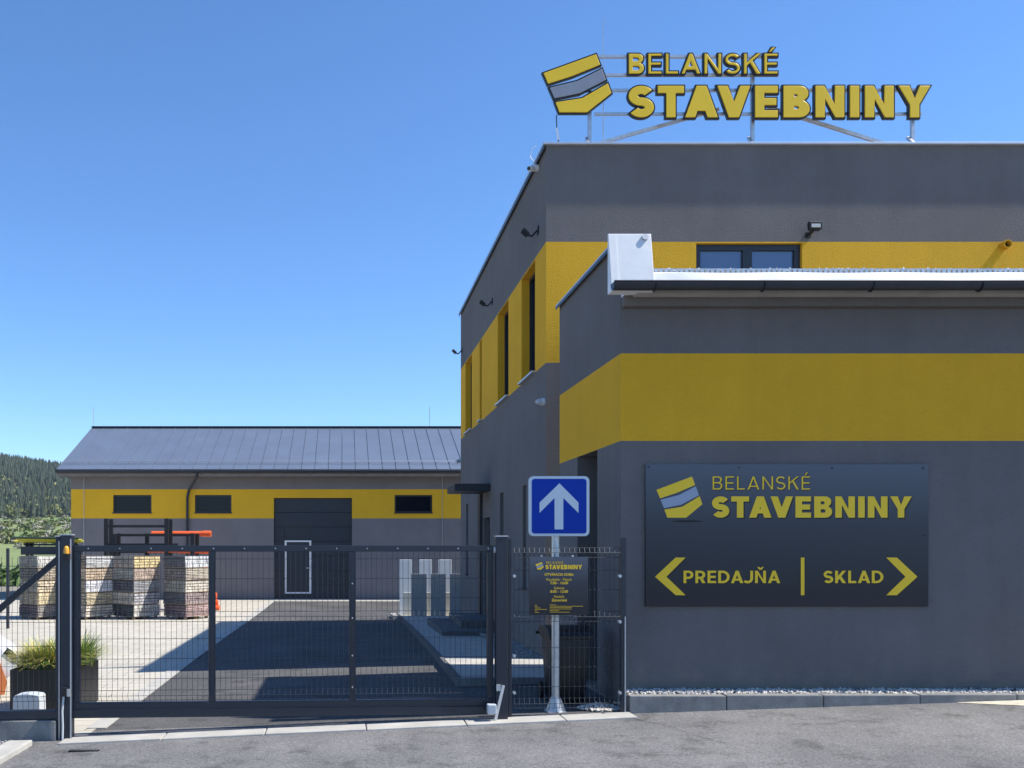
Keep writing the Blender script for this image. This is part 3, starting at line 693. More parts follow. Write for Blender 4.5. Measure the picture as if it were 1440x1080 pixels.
# upright sample slabs on the walkway end
i = 0
for u0, u1, vt, Y, m, lab in ((562,579,787,24.75,'w','left'),(590,607,787,24.75,'w','middle'),(617,635,787,24.75,'w','right'),
        (567.5,579,833,24.45,'c','left'),(600,606,833,24.45,'c','middle'),(626,634,833,24.45,'c','right'),
        (578.5,600,807,24.0,'g','left'),(606,627,807,24.0,'g','middle'),(633,650,807,24.0,'g','right')):
    word_ = {'w': 'tall pale', 'c': 'short cream', 'g': 'dark grey'}[m]
    mm = {'w': WHITE, 'c': CREAM, 'g': mat('slab_grey_%s' % lab, (.30, .30, .30), .85, var=.12, vscale=12, bump=.2, bscale=120)}[m]
    x0, x1 = px(u0, Y), px(u1, Y)
    o = MB().box(x0, x1, Y, Y+.09, gz(2, Y)+.088, pz(vt, Y)).build('sample_slab', mm, None, bevel=.008)
    tag(o, '%s upright sample slab, %s one of its row of three' % (word_, lab), 'slab', 'upright sample slabs by the walkway')
mb = MB(); slope_box(mb, px(553, 24), px(655, 24), YW0+12.52, 25.4, -.2, .087)
tag(mb.build('sample_plinth', CONC), 'pale concrete base under the upright sample slabs', 'plinth')

# ------------------------------------------------------------------ warehouse across the yard
YW = 34.2; YE = YW-.6; GW = -.3
XL, XRW = px(100, YW), 9.0
ZE = pz(662, YE); YRG = YE*404/354; ZRG = pz(603, YRG); XE = px(80, YE)
wy0, wy1 = pz(729, YW), pz(688, YW)
wh = thing('warehouse', ((XL+XRW)/2, YW+4, GW), 'long single-storey warehouse with grey metal roof and yellow band', 'building')
mb = MB(); L_ = XRW-XL
ww = [(px(159,YW)-XL, px(213,YW)-XL), (px(274,YW)-XL, px(325.5,YW)-XL), (px(555,YW)-XL, px(608,YW)-XL)]
wz0, wz1 = pz(721, YW), pz(696, YW); gd = (px(385, YW)-XL, px(495, YW)-XL, GW-.01, pz(700, YW))
wall(mb, (XL, YW), (1,0,0), L_, GW-.3, ZE+.1, [(a, b, wz0, wz1) for a, b in ww]+[gd], [(wy0, wy1)], .18, inward=(0,1,0))
YBK = 2*YRG-YE
mb.add([(XL,YW,GW-.3),(XL,YBK-.6,GW-.3),(XL,YBK-.6,ZE),(XL,YRG,ZRG-.15),(XL,YW,ZE)], [(0,1,2,3,4)])
mb.add([(XRW,YW,GW-.3),(XRW,YBK-.6,GW-.3),(XRW,YBK-.6,ZE),(XRW,YRG,ZRG-.15),(XRW,YW,ZE)], [(0,1,2,3,4)])
mb.quad((XL,YBK-.6,GW-.3),(XRW,YBK-.6,GW-.3),(XRW,YBK-.6,ZE),(XL,YBK-.6,ZE))
mb.build('wall', [GREYW, YELLW], wh)
for a, b in ww: window(wh, (XL, YW), (1,0,0), (0,1,0), a, b, wz0, wz1, depth=.15, fw=.06, sill=FRAME)
# sectional door with wicket
gdp = (XL+gd[0], XL+gd[1]); nseg = 7; hh = (gd[3]-GW)/nseg
dr = MB().box(gdp[0], gdp[1], YW+.17, YW+.178, GW, gd[3]).build('sectional_door', ANTH, wh)
wkx = (px(400, YW), px(437.5, YW)); wkz = (pz(835, YW), pz(760, YW))
for k in range(nseg):
    z0, z1 = GW+k*hh+.008, GW+(k+1)*hh-.008
    segs = [(gdp[0]+.01, gdp[1]-.01)] if z0 > wkz[1]-.02 else [(gdp[0]+.01, wkx[0]-.01), (wkx[1]+.01, gdp[1]-.01)]
    for a, b in segs: MB().box(a, b, YW+.135, YW+.168, z0, min(z1, z1)).build('door_panel', ANTH, dr, bevel=.008)
mb = MB(); fw = .07
mb.box(wkx[0], wkx[0]+fw, YW+.12, YW+.169, *wkz).box(wkx[1]-fw, wkx[1], YW+.12, YW+.169, *wkz)
mb.box(wkx[0]+fw, wkx[1]-fw, YW+.12, YW+.169, wkz[1]-fw*.8, wkz[1]).box(wkx[0]+fw, wkx[1]-fw, YW+.12, YW+.169, wkz[0], wkz[0]+fw*.8)
wd = mb.build('wicket_frame', WHITE, wh)
MB().box(wkx[0]+fw, wkx[1]-fw, YW+.14, YW+.160, wkz[0]+fw*.8, wkz[1]-fw*.8).build('wicket_leaf', ANTH, wd)
MB().bar((wkx[1]-.04, YW+.10, .86), (wkx[1]-.20, YW+.10, .86), .025, .03).bar((wkx[1]-.035, YW+.115, .72), (wkx[1]-.035, YW+.115, .98), .03, .012, up=(1,0,0)).build('wicket_handle', GALV, wd)
# roof of standing-seam panels
ROOFM = mat('roof_metal', (.118, .148, .205), .48, .1, var=.08, vscale=.9, bump=.10, bscale=2.2, dist=.03, spec=.5)
npan = 40; xs0 = XE; pw_ = (XRW+.3-XE)/npan; sl = Vector((0, YRG-YE, ZRG-ZE)); slen = sl.length; nrm = Vector((0, -(ZRG-ZE), YRG-YE)).normalized()
def panel_mesh(side):
    mb = MB(); a = Vector((.006,0,0)); b = Vector((pw_-.006,0,0)); s = sl if side > 0 else Vector((0, -sl.y, sl.z)); nn = nrm if side > 0 else Vector((0, -nrm.y, nrm.z))
    mb.add([a, b, b+s, a+s, a-nn*.03, b-nn*.03, b+s-nn*.03, a+s-nn*.03], [(0,1,2,3),(7,6,5,4),(0,4,5,1),(1,5,6,2),(2,6,7,3),(3,7,4,0)])
    for x_ in (0,):
        p = Vector((x_,0,0)); q = Vector((.018,0,0)); mb.add([p+nn*-.02, p+q+nn*-.02, p+q+s+nn*-.02, p+s+nn*-.02, p+nn*.022, p+q+nn*.022, p+q+s+nn*.022, p+s+nn*.022],
            [(0,3,2,1),(4,5,6,7),(0,1,5,4),(1,2,6,5),(2,3,7,6),(3,0,4,7)])
    return mb
roof = MB().box(XE+.3, XRW, YE+.4, YBK-.4, ZE-.12, ZE-.04).build('roof', GREY, wh)
first = {}
for side, yy in ((1, YE), (-1, YBK)):
    for k in range(npan):
        loc = Vector((xs0+k*pw_, yy, ZE+.05))
        if side not in first:
            o = panel_mesh(side).build('roof_panel', ROOFM, roof, recalc=True, at=loc); first[side] = o
        else:
            o = first[side].copy(); link(o, roof, loc)
MB().bar((XE, YRG, ZRG+.07), (XRW+.3, YRG, ZRG+.07), .28, .05).build('ridge_cap', ANTH, roof)
MB().box(XE+.02, XRW+.3, YE+.01, YE+.04, ZE-.20, ZE+.02).build('fascia', GREY, wh)
MB().box(XE+.02, XRW+.3, YE+.04, YW-.001, ZE-.20, ZE-.17).build('soffit', GREY, wh)
MB().add([(XE,YE+.02,ZE-.1),(XE,YRG,ZRG-.1),(XE,YRG,ZRG+.03),(XE,YE,ZE+.03),(XE+.03,YE+.02,ZE-.1),(XE+.03,YRG,ZRG-.1),(XE+.03,YRG,ZRG+.03),(XE+.03,YE,ZE+.03)],
    [(0,1,2,3),(7,6,5,4),(0,4,5,1),(1,5,6,2),(2,6,7,3),(3,7,4,0)]).build('verge_trim', ANTH, wh)
mb = MB(); mb.tube([(XE-.02, YE-.07, ZE-.01), (XRW+.3, YE-.07, ZE-.01)], .065, 10); gw = mb.build('gutter', ANTH, wh)
xd = px(277, YE)
MB().tube([(xd, YE-.05, ZE-.05), (xd, YE-.02, ZE-.22), (px(266, YW), YW-.08, pz(690, YW)), (px(264, YW), YW-.08, pz(700, YW)), (px(263.5, YW), YW-.08, GW+.02)], .05, 10).build('downpipe', ANTH, wh, smooth=True)
# snow guard
gp = Vector((0, YE, ZE+.05))+sl*.12+nrm*.09
sg = MB().tube([(XE+.1, gp.y, gp.z), (XRW+.2, gp.y, gp.z)], .022, 6).build('snow_guard_rail', GALV, roof)
for k in range(npan):
    x = xs0+k*pw_+.009; MB().bar((x, gp.y, gp.z), (x, gp.y+.02, gp.z-.11), .03, .03).build('snow_guard_bracket', TRIM, sg)
for u, v0, v1, Y in ((118, 690, 842, YW-.04), (622, 690, 842, YW-.04)):
    MB().tube([(px(u, Y), Y, pz(v0-25, Y)), (px(u, Y), Y, pz(v1, Y))], .010, 6).build('lightning_conductor', GALV, wh)
for u in (131.5, 604):
    r_ = thing('lightning_rod', (px(u, YRG), YRG, ZRG), 'thin lightning rod on the %s end of the warehouse ridge' % ('left' if u < 300 else 'right'), 'lightning rod', 'rods on the warehouse ridge')
    MB().tube([(px(u, YRG), YRG, ZRG), (px(u, YRG), YRG, pz(572, YRG))], .012, 6).build('rod', GALV, r_)

# ------------------------------------------------------------------ wire mesh with pressed folds
def wire_panel(name, parent, P, x0, x1, z0, z1, folds, step=.052, r=.0023, m=GATE, hstep=.2):
    """P(x) gives y of the panel plane; vertical wires jog forward at the folds"""
    mb = MB(); zz = [z0]
    for f in folds: zz += [(f-.05), (f), (f+.05)]
    zz.append(z1); zz = sorted(z for z in set(zz) if z0 <= z <= z1)
    isf = lambda z: any(abs(z-f) < 1e-6 for f in folds)
    n = max(1, int((x1-x0)/step))
    for i in range(n+1):
        x = x0+(x1-x0)*i/n
        mb.tube([(x, P(x)-(.028 if isf(z) else 0), z) for z in zz], r, 5)
    hz = []; z = z0+.03
    for f in folds: hz += [f-.05, f+.05, f]
    while z < z1:
        if all(abs(z-f) > .12 for f in folds): hz.append(z)
        z += hstep
    for z in hz:
        o = -.028-r*2 if isf(z) else r*2
        mb.tube([(x0, P(x0)+o, z), (x1, P(x1)+o, z)], r*1.15, 5)
    return kind(mb.build(name, m, parent), 'stuff')

# ------------------------------------------------------------------ sliding gate
def gx(u): # column on the gate line
    x = 0
    for _ in range(20): x = (u-PU)*gy(x)/F
    return x
GZ1, GZ0 = 1.735, .165
gate = thing('sliding_gate', (0, gy(0), .02), 'dark blue-grey sliding gate with wire mesh infill across the driveway', 'gate')
XG0, XG1 = gx(104), gx(693); XT = -4.6
def gbar(xa, xb, z0, z1, th, nm, dy=0, bevel=.004):
    mb = MB(); h = th/2
    mb.add([(xa,gy(xa)-h+dy,z0),(xb,gy(xb)-h+dy,z0),(xb,gy(xb)+h+dy,z0),(xa,gy(xa)+h+dy,z0),(xa,gy(xa)-h+dy,z1),(xb,gy(xb)-h+dy,z1),(xb,gy(xb)+h+dy,z1),(xa,gy(xa)+h+dy,z1)],
        [(0,3,2,1),(4,5,6,7),(0,1,5,4),(1,2,6,5),(2,3,7,6),(3,0,4,7)])
    return mb.build(nm, GATE, gate, bevel=bevel)
gbar(XG0, XG1, GZ1-.062, GZ1, .06, 'top_rail')
gbar(XG0, XG1, .100, GZ0, .06, 'bottom_rail'); gbar(XT, XG1+.02, .012, .092, .085, 'track_beam')
for u in (108.5, 298.5, 495.5, 689):
    xc = gx(u); gbar(xc-.031, xc+.031, GZ0+.001, GZ1-.063, .058, 'upright')
a, b = Vector((gx(82), gy(-2.85)+.0, 1.60)), Vector((XT+.1, gy(XT), .17))
MB().bar(a, b, .05, .06).build('tail_brace', GATE, gate)
xs_ = [XG0+.07, gx(294), gx(303), gx(491), gx(500), XG1-.07]
for i in (0, 2, 4): wire_panel('wire_mesh', gate, lambda x: gy(x)-.036, xs_[i], xs_[i+1], GZ0+.005, GZ1-.065, (1.02, .235), m=GATE)
wire_panel('wire_mesh', gate, lambda x: gy(x)-.036, XT+.1, gx(79), .10, 1.62, (1.02, .235), m=GATE)
for k in range(14):
    x = XG0+.15+k*.31; MB().tube([(x, gy(x)-.036, GZ1-.030), (x, gy(x)-.030, GZ1-.030)], .007, 8).build('bolt', GALV, gate)
for u in (298.5, 495.5):
    for z in (.3, .62, 1.0, 1.35): MB().tube([(gx(u), gy(0)-.06, z), (gx(u), gy(gx(u))-.02, z)], .008, 8).build('bolt', GALV, gate)
MB().tube([(XG1+.005, gy(XG1)-.04, GZ1-.045), (XG1+.06, gy(XG1)-.04, GZ1-.045)], .032, 12).build('catch_roller', WHITE, gate, smooth=True)

def post(name, u0, u1, ztop, y, label, zb=None, depth=None, cap=True, cat='post'):
    x0, x1 = px(u0, y), px(u1, y); d = depth or (x1-x0); zb = gz((x0+x1)/2, y)-.1 if zb is None else zb
    t = thing(name, ((x0+x1)/2, y, zb), label, cat)
    MB().box(x0, x1, y-d/2, y+d/2, zb, ztop).build('shaft', GATE, t, bevel=.006)
    if cap: MB().box(x0-.004, x1+.004, y-d/2-.004, y+d/2+.004, ztop, ztop+.012).build('cap', TRIM, t, bevel=.004)
    return t
YP = gy(-2.8)-.02
gl = post('gate_post', 87.5, 102.5, pz(753, YP), YP-.0, 'thick dark gate post on the left carrying the amber beacon', depth=.12)
MB().box(px(101.2, YP), px(102.9, YP), YP-.066, YP-.0605, gz(-2.8, 9.2), 1.80).build('edge_strip', TRIM, gl)
pf = post('fence_post', 79, 85, pz(755, YP), YP+.0, 'slim dark fence post just left of the thick gate post', depth=.05)
MB().box(px(83.5, YP), px(85.1, YP), YP-.030, YP-.0255, gz(-2.8, 9.2), 1.78).build('edge_strip', TRIM, pf)
xb, zb = px(94, YP-.08), pz(780, YP-.08)
bt = thing('warning_beacon', (xb, YP-.08, zb), 'small amber warning beacon on the left gate post', 'beacon')
MB().box(xb-.03, xb+.03, YP-.12, YP-.0605, zb-.05, zb+.01).build('bracket', BLACK, bt)
MB().lathe((xb, YP-.095, zb+.01), [(.028,0),(.028,.038),(.021,.066),(.006,.078)], 14).build('lens', AMBER, bt, smooth=True)
xb, zb = px(92.5, YP-.08), pz(972, YP-.08)
bt = thing('photocell', (xb, YP-.08, zb), 'small black photocell with grey cable low on the left gate post', 'sensor')
MB().box(xb-.035, xb+.015, YP-.11, YP-.0605, zb-.05, zb+.04).build('housing', BLACK, bt, bevel=.006)
MB().box(xb+.016, xb+.05, YP-.10, YP-.0605, zb-.05, zb+.02).build('bracket', GALV, bt)
MB().tube([(xb-.02, YP-.085, zb-.05), (xb-.035, YP-.08, zb-.2), (xb-.03, YP-.08, zb-.35), (xb-.035, YP-.075, gz(-2.8,9.2))], .011, 8).build('cable', PLAST, bt, smooth=True)

YQ = gy(1.6)-.06
gr = post('gate_post', 696.5, 713, pz(755, YQ), YQ, 'thick dark gate post with pale cap right of the gate', depth=.12)
MB().bar((px(708, YQ-.08), YQ-.075, pz(962, YQ)), (px(697, YQ-.12), YQ-.10, pz(1010, YQ)), .014, .03).build('stay', TRIM, gr)
MB().box(px(698, YQ-.07), px(704, YQ-.07), YQ-.08, YQ-.0605, pz(970, YQ), pz(961, YQ)).build('latch_plate', GALV, gr)
xb, zb = px(690.5, YQ-.07), pz(1003, YQ-.07)
t = thing('gate_end_box', (xb, YQ-.08, zb), 'small white box at the foot of the right gate post', 'box')
MB().box(xb-.045, xb+.045, YQ-.15, YQ-.063, zb, zb+.10).build('cover', PLAST, t, bevel=.012)

# fence panel with the opening-hours board
YF = gy(2.3)
fp1 = post('fence_post', 714, 719.3, pz(757, YF), gy(1.7), 'slim dark fence post next to the right gate post', depth=.045, cap=False)
fp2 = post('fence_post', 872.5, 880, pz(756, YF), gy(2.85), 'slim dark fence post at the corner of the annex', depth=.05, cap=False)
MB().box(px(878.6, YF), px(880.1, YF), gy(2.85)-.031, gy(2.85)-.0255, gz(2.9, 9.5), 1.0).build('edge_strip', TRIM, fp2)
fen = thing('mesh_fence', (2.3, YF, .0), 'wire mesh fence panel between the right gate post and the annex', 'fence')
wire_panel('wire_mesh', fen, lambda x: gy(x), px(722, YF), px(872, YF), .05, 1.72, (1.66, 1.0, .11), m=GATE)
for u in (722.5, 870.5):
    for z in (1.42, .6, .22) if u < 800 else (1.42, .95, .22):
        MB().tube([(px(u, YF), YF-.045, z), (px(u, YF), YF, z)], .016, 10).build('clip', GALV, fen)

YO = gy(2.2)-.05; X = lambda u: px(u, YO); Z = lambda v: pz(v, YO)
oh = thing('opening_hours_board', ((X(745)+X(827))/2, YO, Z(865)), 'small dark opening-hours board with yellow print hung on the mesh fence', 'sign')
MB().box(X(745), X(827), YO, YO+.012, Z(865), Z(783)).build('panel', GRAD, oh)
for k, c in enumerate(logo_contours(X(753), X(764.5), Z(790.5), Z(801))): fill_mesh('logo_bar', [c], YO-.002, YO-.0006, PRINTG if k == 1 else PRINTY, oh)
print_word(oh, 'BELANSKÉ', .10, 768, 792, 793, 789.5, X, Z, YO+.0018, .22, shadow=False)
print_word(oh, 'STAVEBNINY', .27, 767, 818.5, 800.5, 794.3, X, Z, YO+.0018, .13, shadow=False)
def text_part(txt, uc, vb, hpx, bold, parent, align='CENTER', wpx=None):
    cu = bpy.data.curves.new('print', 'FONT'); cu.body = txt; cu.size = 1; cu.offset = .02 if bold else 0; cu.extrude = 0
    tmp = bpy.data.objects.new('print', cu); sc.collection.objects.link(tmp)
    dg = bpy.context.evaluated_depsgraph_get(); me = bpy.data.meshes.new_from_object(tmp.evaluated_get(dg))
    bpy.data.objects.remove(tmp)
    xs = [v.co.x for v in me.vertices]; 
    s = hpx/.70*YO/F; w = (max(xs)-min(xs))*s
    sx = s if not wpx else s*(wpx*YO/F)/w; w = (max(xs)-min(xs))*sx
    ox = X(uc)-(w/2 if align == 'CENTER' else 0)
    mb = MB(); mb.add([(ox+(v.co.x-min(xs))*sx, YO-.002, Z(vb)+v.co.y*s) for v in me.vertices], [tuple(p.vertices) for p in me.polygons])
    mb.build('lettering', PRINTY, parent)
text_part('OTVÁRACIA DOBA:', 786.3, 809.5, 3.6, True, oh, wpx=41)
text_part('Pondelok - Piatok', 786.3, 816.6, 3.6, False, oh, wpx=36)
text_part('7:00 - 16:00', 786.3, 821.5, 3.6, True, oh, wpx=25)
text_part('Sobota', 786.3, 828.5, 3.6, False, oh, wpx=14.5)
text_part('8:00 - 12:00', 786.3, 833.5, 3.6, True, oh, wpx=25)
text_part('Nedeľa', 786.3, 840.6, 3.6, False, oh, wpx=14.5)
text_part('Zatvorené', 786.3, 845.6, 3.7, True, oh, wpx=21.5)
for u, v, w in ((752,851,3),(752,853,4),(752,855,8),(752,857,17),(752,859,3),(752,861,6),(773,850.5,9),(773,852.5,47),(773,854.5,31),(773,856.5,31),(773,858.7,13),(773,860.8,28)):
    MB().box(X(u), X(u+w), YO-.002, YO-.0008, Z(v)-.0016, Z(v)+.0016).build('small_print_line', PRINTY, oh)
for u in (762, 806):
    MB().bar((X(u), YO+.006, Z(783)), (X(u), YO+.03, Z(783)+.01), .02, .01).build('hook', GALV, oh)

# ------------------------------------------------------------------ traffic sign on its pole
YT = gy(2.2)+.22; X = lambda u: px(u, YT); Z = lambda v: pz(v, YT)
ts = thing('one_way_sign', (X(782), YT, gz(2.2, YT)), 'square blue sign with white upward arrow on a galvanised pole', 'traffic sign')
xp = X(782.5); zg = gz(2.2, YT)
MB().tube([(xp, YT+.04, zg), (xp, YT+.04, Z(680))], .042, 16).build('pole', GALV, ts, smooth=True)
fl = MB().box(xp-.10, xp+.10, YT-.06, YT+.14, zg-.02, zg+.012)
for a in (0, 90): fl.bar((xp-(.09 if a == 0 else 0), YT+.04-(.09 if a else 0), zg+.01), (xp-(.04 if a == 0 else 0), YT+.04-(.04 if a else 0), zg+.14), .01, .03).bar((xp+(.09 if a == 0 else 0), YT+.04+(.09 if a else 0), zg+.01), (xp+(.04 if a == 0 else 0), YT+.04+(.04 if a else 0), zg+.14), .01, .03)
fl.lathe((xp, YT+.04, zg), [(.085,.01),(.06,.10),(.046,.16)], 14).build('pole_base', GALV, ts)
def rrect(u0, u1, v0, v1, r):
    x0, x1, z1, z0 = X(u0), X(u1), Z(v0), Z(v1)
    return arc(x1-r, z1-r, r, r, 0, 90, 6)+arc(x0+r, z1-r, r, r, 90, 180, 6)+arc(x0+r, z0+r, r, r, 180, 270, 6)+arc(x1-r, z0+r, r, r, 270, 360, 6)
pl = fill_mesh('plate', [rrect(743.5, 827, 670.5, 753.5, .045)], YT-.035, YT-.003, SIGNW, ts, bevel=.004)
fill_mesh('blue_field', [rrect(746.7, 823.3, 673.7, 750.3, .03)], YT-.043, YT-.0405, BLUE, pl)
A = [(785.3,680),(812,707),(812,721.5),(790.7,700.5),(790.7,744.5),(778.5,744.5),(778.5,700.5),(757.5,721.5),(757.5,707)]
fill_mesh('white_arrow', [[(X(a), Z(b)) for a, b in A]], YT-.0455, YT-.0435, SIGNW, pl)
for z in (Z(690), Z(735)): MB().box(xp-.12, xp+.12, YT-.003, YT+.0, z-.02, z+.02).tube([(xp, YT+.04, z-.015), (xp, YT+.04, z+.015)], .05, 14).build('clamp', GALV, ts)

# ------------------------------------------------------------------ wheelie bin behind the fence
YBN = 10.15; x0, x1 = px(774, YBN), px(829, YBN); zb = gz(2.5, YBN)+.0; zt = pz(893, YBN)
BINM = mat('bin_plastic', (.005, .005, .006), .45, var=.2, vscale=8)
bn = thing('wheelie_bin', ((x0+x1)/2, YBN+.25, zb), 'black wheelie bin with rounded lid behind the fence panel', 'bin')
mb = MB(); q = .035
mb.add([(x0+q,YBN+q,zb+.03),(x1-q,YBN+q,zb+.03),(x1-q,YBN+.48-q,zb+.03),(x0+q,YBN+.48-q,zb+.03),(x0,YBN,zt),(x1,YBN,zt),(x1,YBN+.5,zt),(x0,YBN+.5,zt)],
    [(0,3,2,1),(4,5,6,7),(0,1,5,4),(1,2,6,5),(2,3,7,6),(3,0,4,7)])
mb.build('body', BINM, bn, bevel=.025, smooth=True)
MB().box(x0-.02, x1+.02, YBN-.025, YBN+.52, zt-.05, zt+.002).build('rim', BINM, bn, bevel=.012)
mb = MB(); n = 8; pts = []
for k in range(n+1):
    a = math.pi*k/n; pts.append((YBN+.24-.275*math.cos(a), zt+.005+.085*math.sin(a)))
vs = [(x, y, z) for x in (x0-.03, x1+.03) for y, z in pts]; m_ = n+1
mb.add(vs, [(k, k+1, m_+k+1, m_+k) for k in range(n)]+[tuple(range(m_)), tuple(range(m_, 2*m_))[::-1]])
mb.build('lid', BINM, bn, recalc=True, bevel=.01)
MB().tube([(x0-.05, YBN+.54, zt-.02), (x1+.05, YBN+.54, zt-.02)], .018, 8).build('handle', BINM, bn)
for x in (x0-.01, x1+.01): MB().tube([(x-.02, YBN+.45, zb+.10), (x+.02, YBN+.45, zb+.10)], .10, 16).build('wheel', BINM, bn)

# ------------------------------------------------------------------ left side: plinth, gate motor, planter, vehicle, drain
pt_ = tag(MB().box(-6.5, px(84, 9.3), 9.17, 9.42, -.5, gz(-3, 9.3)+.20).build('fence_plinth', CONCD, None, bevel=.012), 'low concrete plinth under the gate tail on the left', 'plinth')
Y = 9.75; xa, xb = px(18, Y), px(55, Y); z0 = pz(1001, Y)
gm = thing('gate_motor', ((xa+xb)/2, Y, gz(-3, Y)), 'pale grey gate motor housing behind the gate tail', 'motor')
mb = MB(); pr = [(xa, 0), (xb, 0), (xb-.003, .17), (xb-.02, .19), ((xa+xb)/2, .205), (xa+.02, .19), (xa+.003, .17)]
mb.prism([(a, z0+b-.02) for a, b in pr], Y, Y+.22).build('cover', PLAST, gm, recalc=True)
MB().box(xa-.02, xb+.02, Y-.02, Y+.25, gz(-3, Y)-.05, z0-.02).build('base', CONCD, gm)
Y0 = 10.6; xa, xb = px(14, Y0), px(107.5, Y0); zt = pz(942, Y0); zg = gz(-3.3, Y0)
pln = thing('planter_box', ((xa+xb)/2, Y0+.35, zg), 'black rectangular planter box behind the left gate post', 'planter')
PLM = mat('planter_panel', (.016, .016, .017), .6, var=.2, vscale=10)
yq = Y0+.95
mb = MB(); w_ = .04
mb.box(xa, xb, Y0, Y0+w_, zg, zt).box(xa, xb, yq-w_, yq, zg, zt).box(xa, xa+w_, Y0+w_, yq-w_, zg, zt).box(xb-w_, xb, Y0+w_, yq-w_, zg, zt)
mb.build('shell', mat('planter_shell', (.009, .009, .010), .5, var=.2, vscale=8), pln)
MB().box(xa+w_, xb-w_, Y0+w_, yq-w_, zt-.10, zt-.06).build('soil', mat('soil', (.03, .022, .015), .95), pln)
def blade_mat(nm, a, b): return mat(nm, a, .6, col2=b, vscale=14)
GR1, GR2 = blade_mat('grass_green', (.10, .20, .025), (.20, .30, .05)), blade_mat('grass_straw', (.50, .42, .10), (.62, .52, .18))
def tuft(mb, cx, cy, cz, n, hgt, spread, straw):
    for i in range(n):
        a = random.uniform(0, 6.283); rr = random.random()*.14
        bx, by = cx+rr*math.cos(a), cy+rr*math.sin(a); h = hgt*random.uniform(.65, 1.1); s = spread*random.uniform(.3, 1.1); w = random.uniform(.005, .011)
        m = 1 if random.random() < straw else 0; prev = None; tx, ty = -math.sin(a)*w, math.cos(a)*w
        for k in range(5):
            t = k/4; r = s*t**1.7; z = cz+h*(t-.62*t*t*(s/spread))*1.4; ww = 1-t*.85
            p = (bx+r*math.cos(a), by+r*math.sin(a), z); cur = ((p[0]+tx*ww, p[1]+ty*ww, p[2]), (p[0]-tx*ww, p[1]-ty*ww, p[2]))
            if prev: mb.quad(prev[0], prev[1], cur[1], cur[0], m)
            prev = cur
gs = thing('ornamental_grass', ((xa+xb)/2, Y0+.4, zt), 'bushy green and straw ornamental grass growing in the black planter', 'grass')
mb = MB()
for k in range(13):
    f = k/12; tuft(mb, xa+.12+f*(xb-xa-.24), Y0+random.uniform(.2, .75), zt-.07, 260, .30+.09*f+random.uniform(-.05, .05), .42, .8-.6*f)
kind(mb.build('blades', [GR1, GR2], gs), 'stuff')

# parked vehicle, cut by the left edge: white bonnet, dark lamp, orange lower body
WPAINT = mat('white_car_paint', (.72, .74, .76), .25, var=.02); OPAINT = mat('orange_car_paint', (.62, .20, .06), .35, var=.04)
vx, vy = px(24, 11.9), 11.9; vg = gz(-4.2, 12)
car = thing('parked_vehicle', (vx-1.6, vy+.9, vg), 'white and orange vehicle cut off by the left picture edge beside planter', 'vehicle')
VA = R(19.5)
def vrot(mb):                                          # the vehicle stands turned a little towards the yard
    ca, sa = math.cos(VA), math.sin(VA)
    mb.v = [(vx+(p[0]-vx)*ca-(p[1]-vy)*sa, vy+(p[0]-vx)*sa+(p[1]-vy)*ca, p[2]) for p in mb.v]; return mb
def vp(prof, y0, y1): return vrot(MB().prism([(vx+a, vg+b) for a, b in prof], vy+y0, vy+y1))
vp([(-4.0,.26),(-.12,.26),(-.01,.36),(0,.48),(-.04,.55),(-.28,.72),(-1.0,.86),(-1.5,1.36),(-3.3,1.42),(-3.95,.95)], 0, 1.6).build('body', WPAINT, car, bevel=.03, smooth=True, recalc=True)
vp([(-3.4,.06),(-.15,.06),(-.12,.22),(-.20,.46),(-.34,.60),(-3.4,.62)], -.035, -.004).build('orange_side_panel', OPAINT, car, recalc=True)
vp([(-.17,.585),(-.012,.47),(-.004,.53),(-.05,.585),(-.13,.64)], -.012, .25).build('headlight', GLASS, car, recalc=True)
vp([(-1.45,1.28),(-1.08,.90),(-2.2,.90),(-2.2,1.28)], -.012, .03).build('side_window', GLASS, car, recalc=True)
for dx in (-.75, -3.2):
    wv = vrot(MB().tube([(vx+dx, vy-.05, vg+.29), (vx+dx, vy+.2, vg+.29)], .29, 24)).build('wheel', BLACK, car)
    vrot(MB().tube([(vx+dx, vy-.06, vg+.29), (vx+dx, vy-.045, vg+.29)], .18, 18)).build('rim', GALV, wv)
dg_ = thing('drain_slot', (px(118, 8.55), 8.5, gz(-2.5, 8.5)), 'narrow dark drain slot in the asphalt before the left gate post', 'drain')
zz = gz(-2.45, 8.6)
MB().box(px(97, 8.63), px(140, 8.63), 8.60, 8.66, zz-.05, zz+.008).build('slot', mat('slot_dark', (.01, .01, .01), .9), dg_)
for k in range(9):
    xk = px(98, 8.63)+k*.032; MB().box(xk, xk+.012, 8.602, 8.658, zz+.006, zz+.012).build('grate_bar', ANTH, dg_)
kl = thing('street_kerb', (px(20, 8.6), 8.6, gz(-3.2, 8.6)), 'pale angled concrete kerb at the lower left corner', 'kerb')
P0, P1 = Vector((px(46, 8.98), 8.98, 0)), Vector((px(-90, 7.0), 7.0, 0)); dv = (P1-P0).normalized(); nv = Vector((dv.y, -dv.x, 0))
if nv.x > 0: nv = -nv
for k in range(4):
    a = P0+dv*(k*.8+.004); b = P0+dv*((k+1)*.8-.004); q = []
    for d in (-.2, .055):
        for p, o in ((a, 0), (b, 0), (b, .24), (a, .24)):
            w = p+nv*o; q.append((w.x, w.y, gz(w.x, w.y)+d))
    MB().add(q, [(0,3,2,1),(4,5,6,7),(0,1,5,4),(1,2,6,5),(2,3,7,6),(3,0,4,7)]).build('kerb_stone', CONC, kl, recalc=True, bevel=.012)
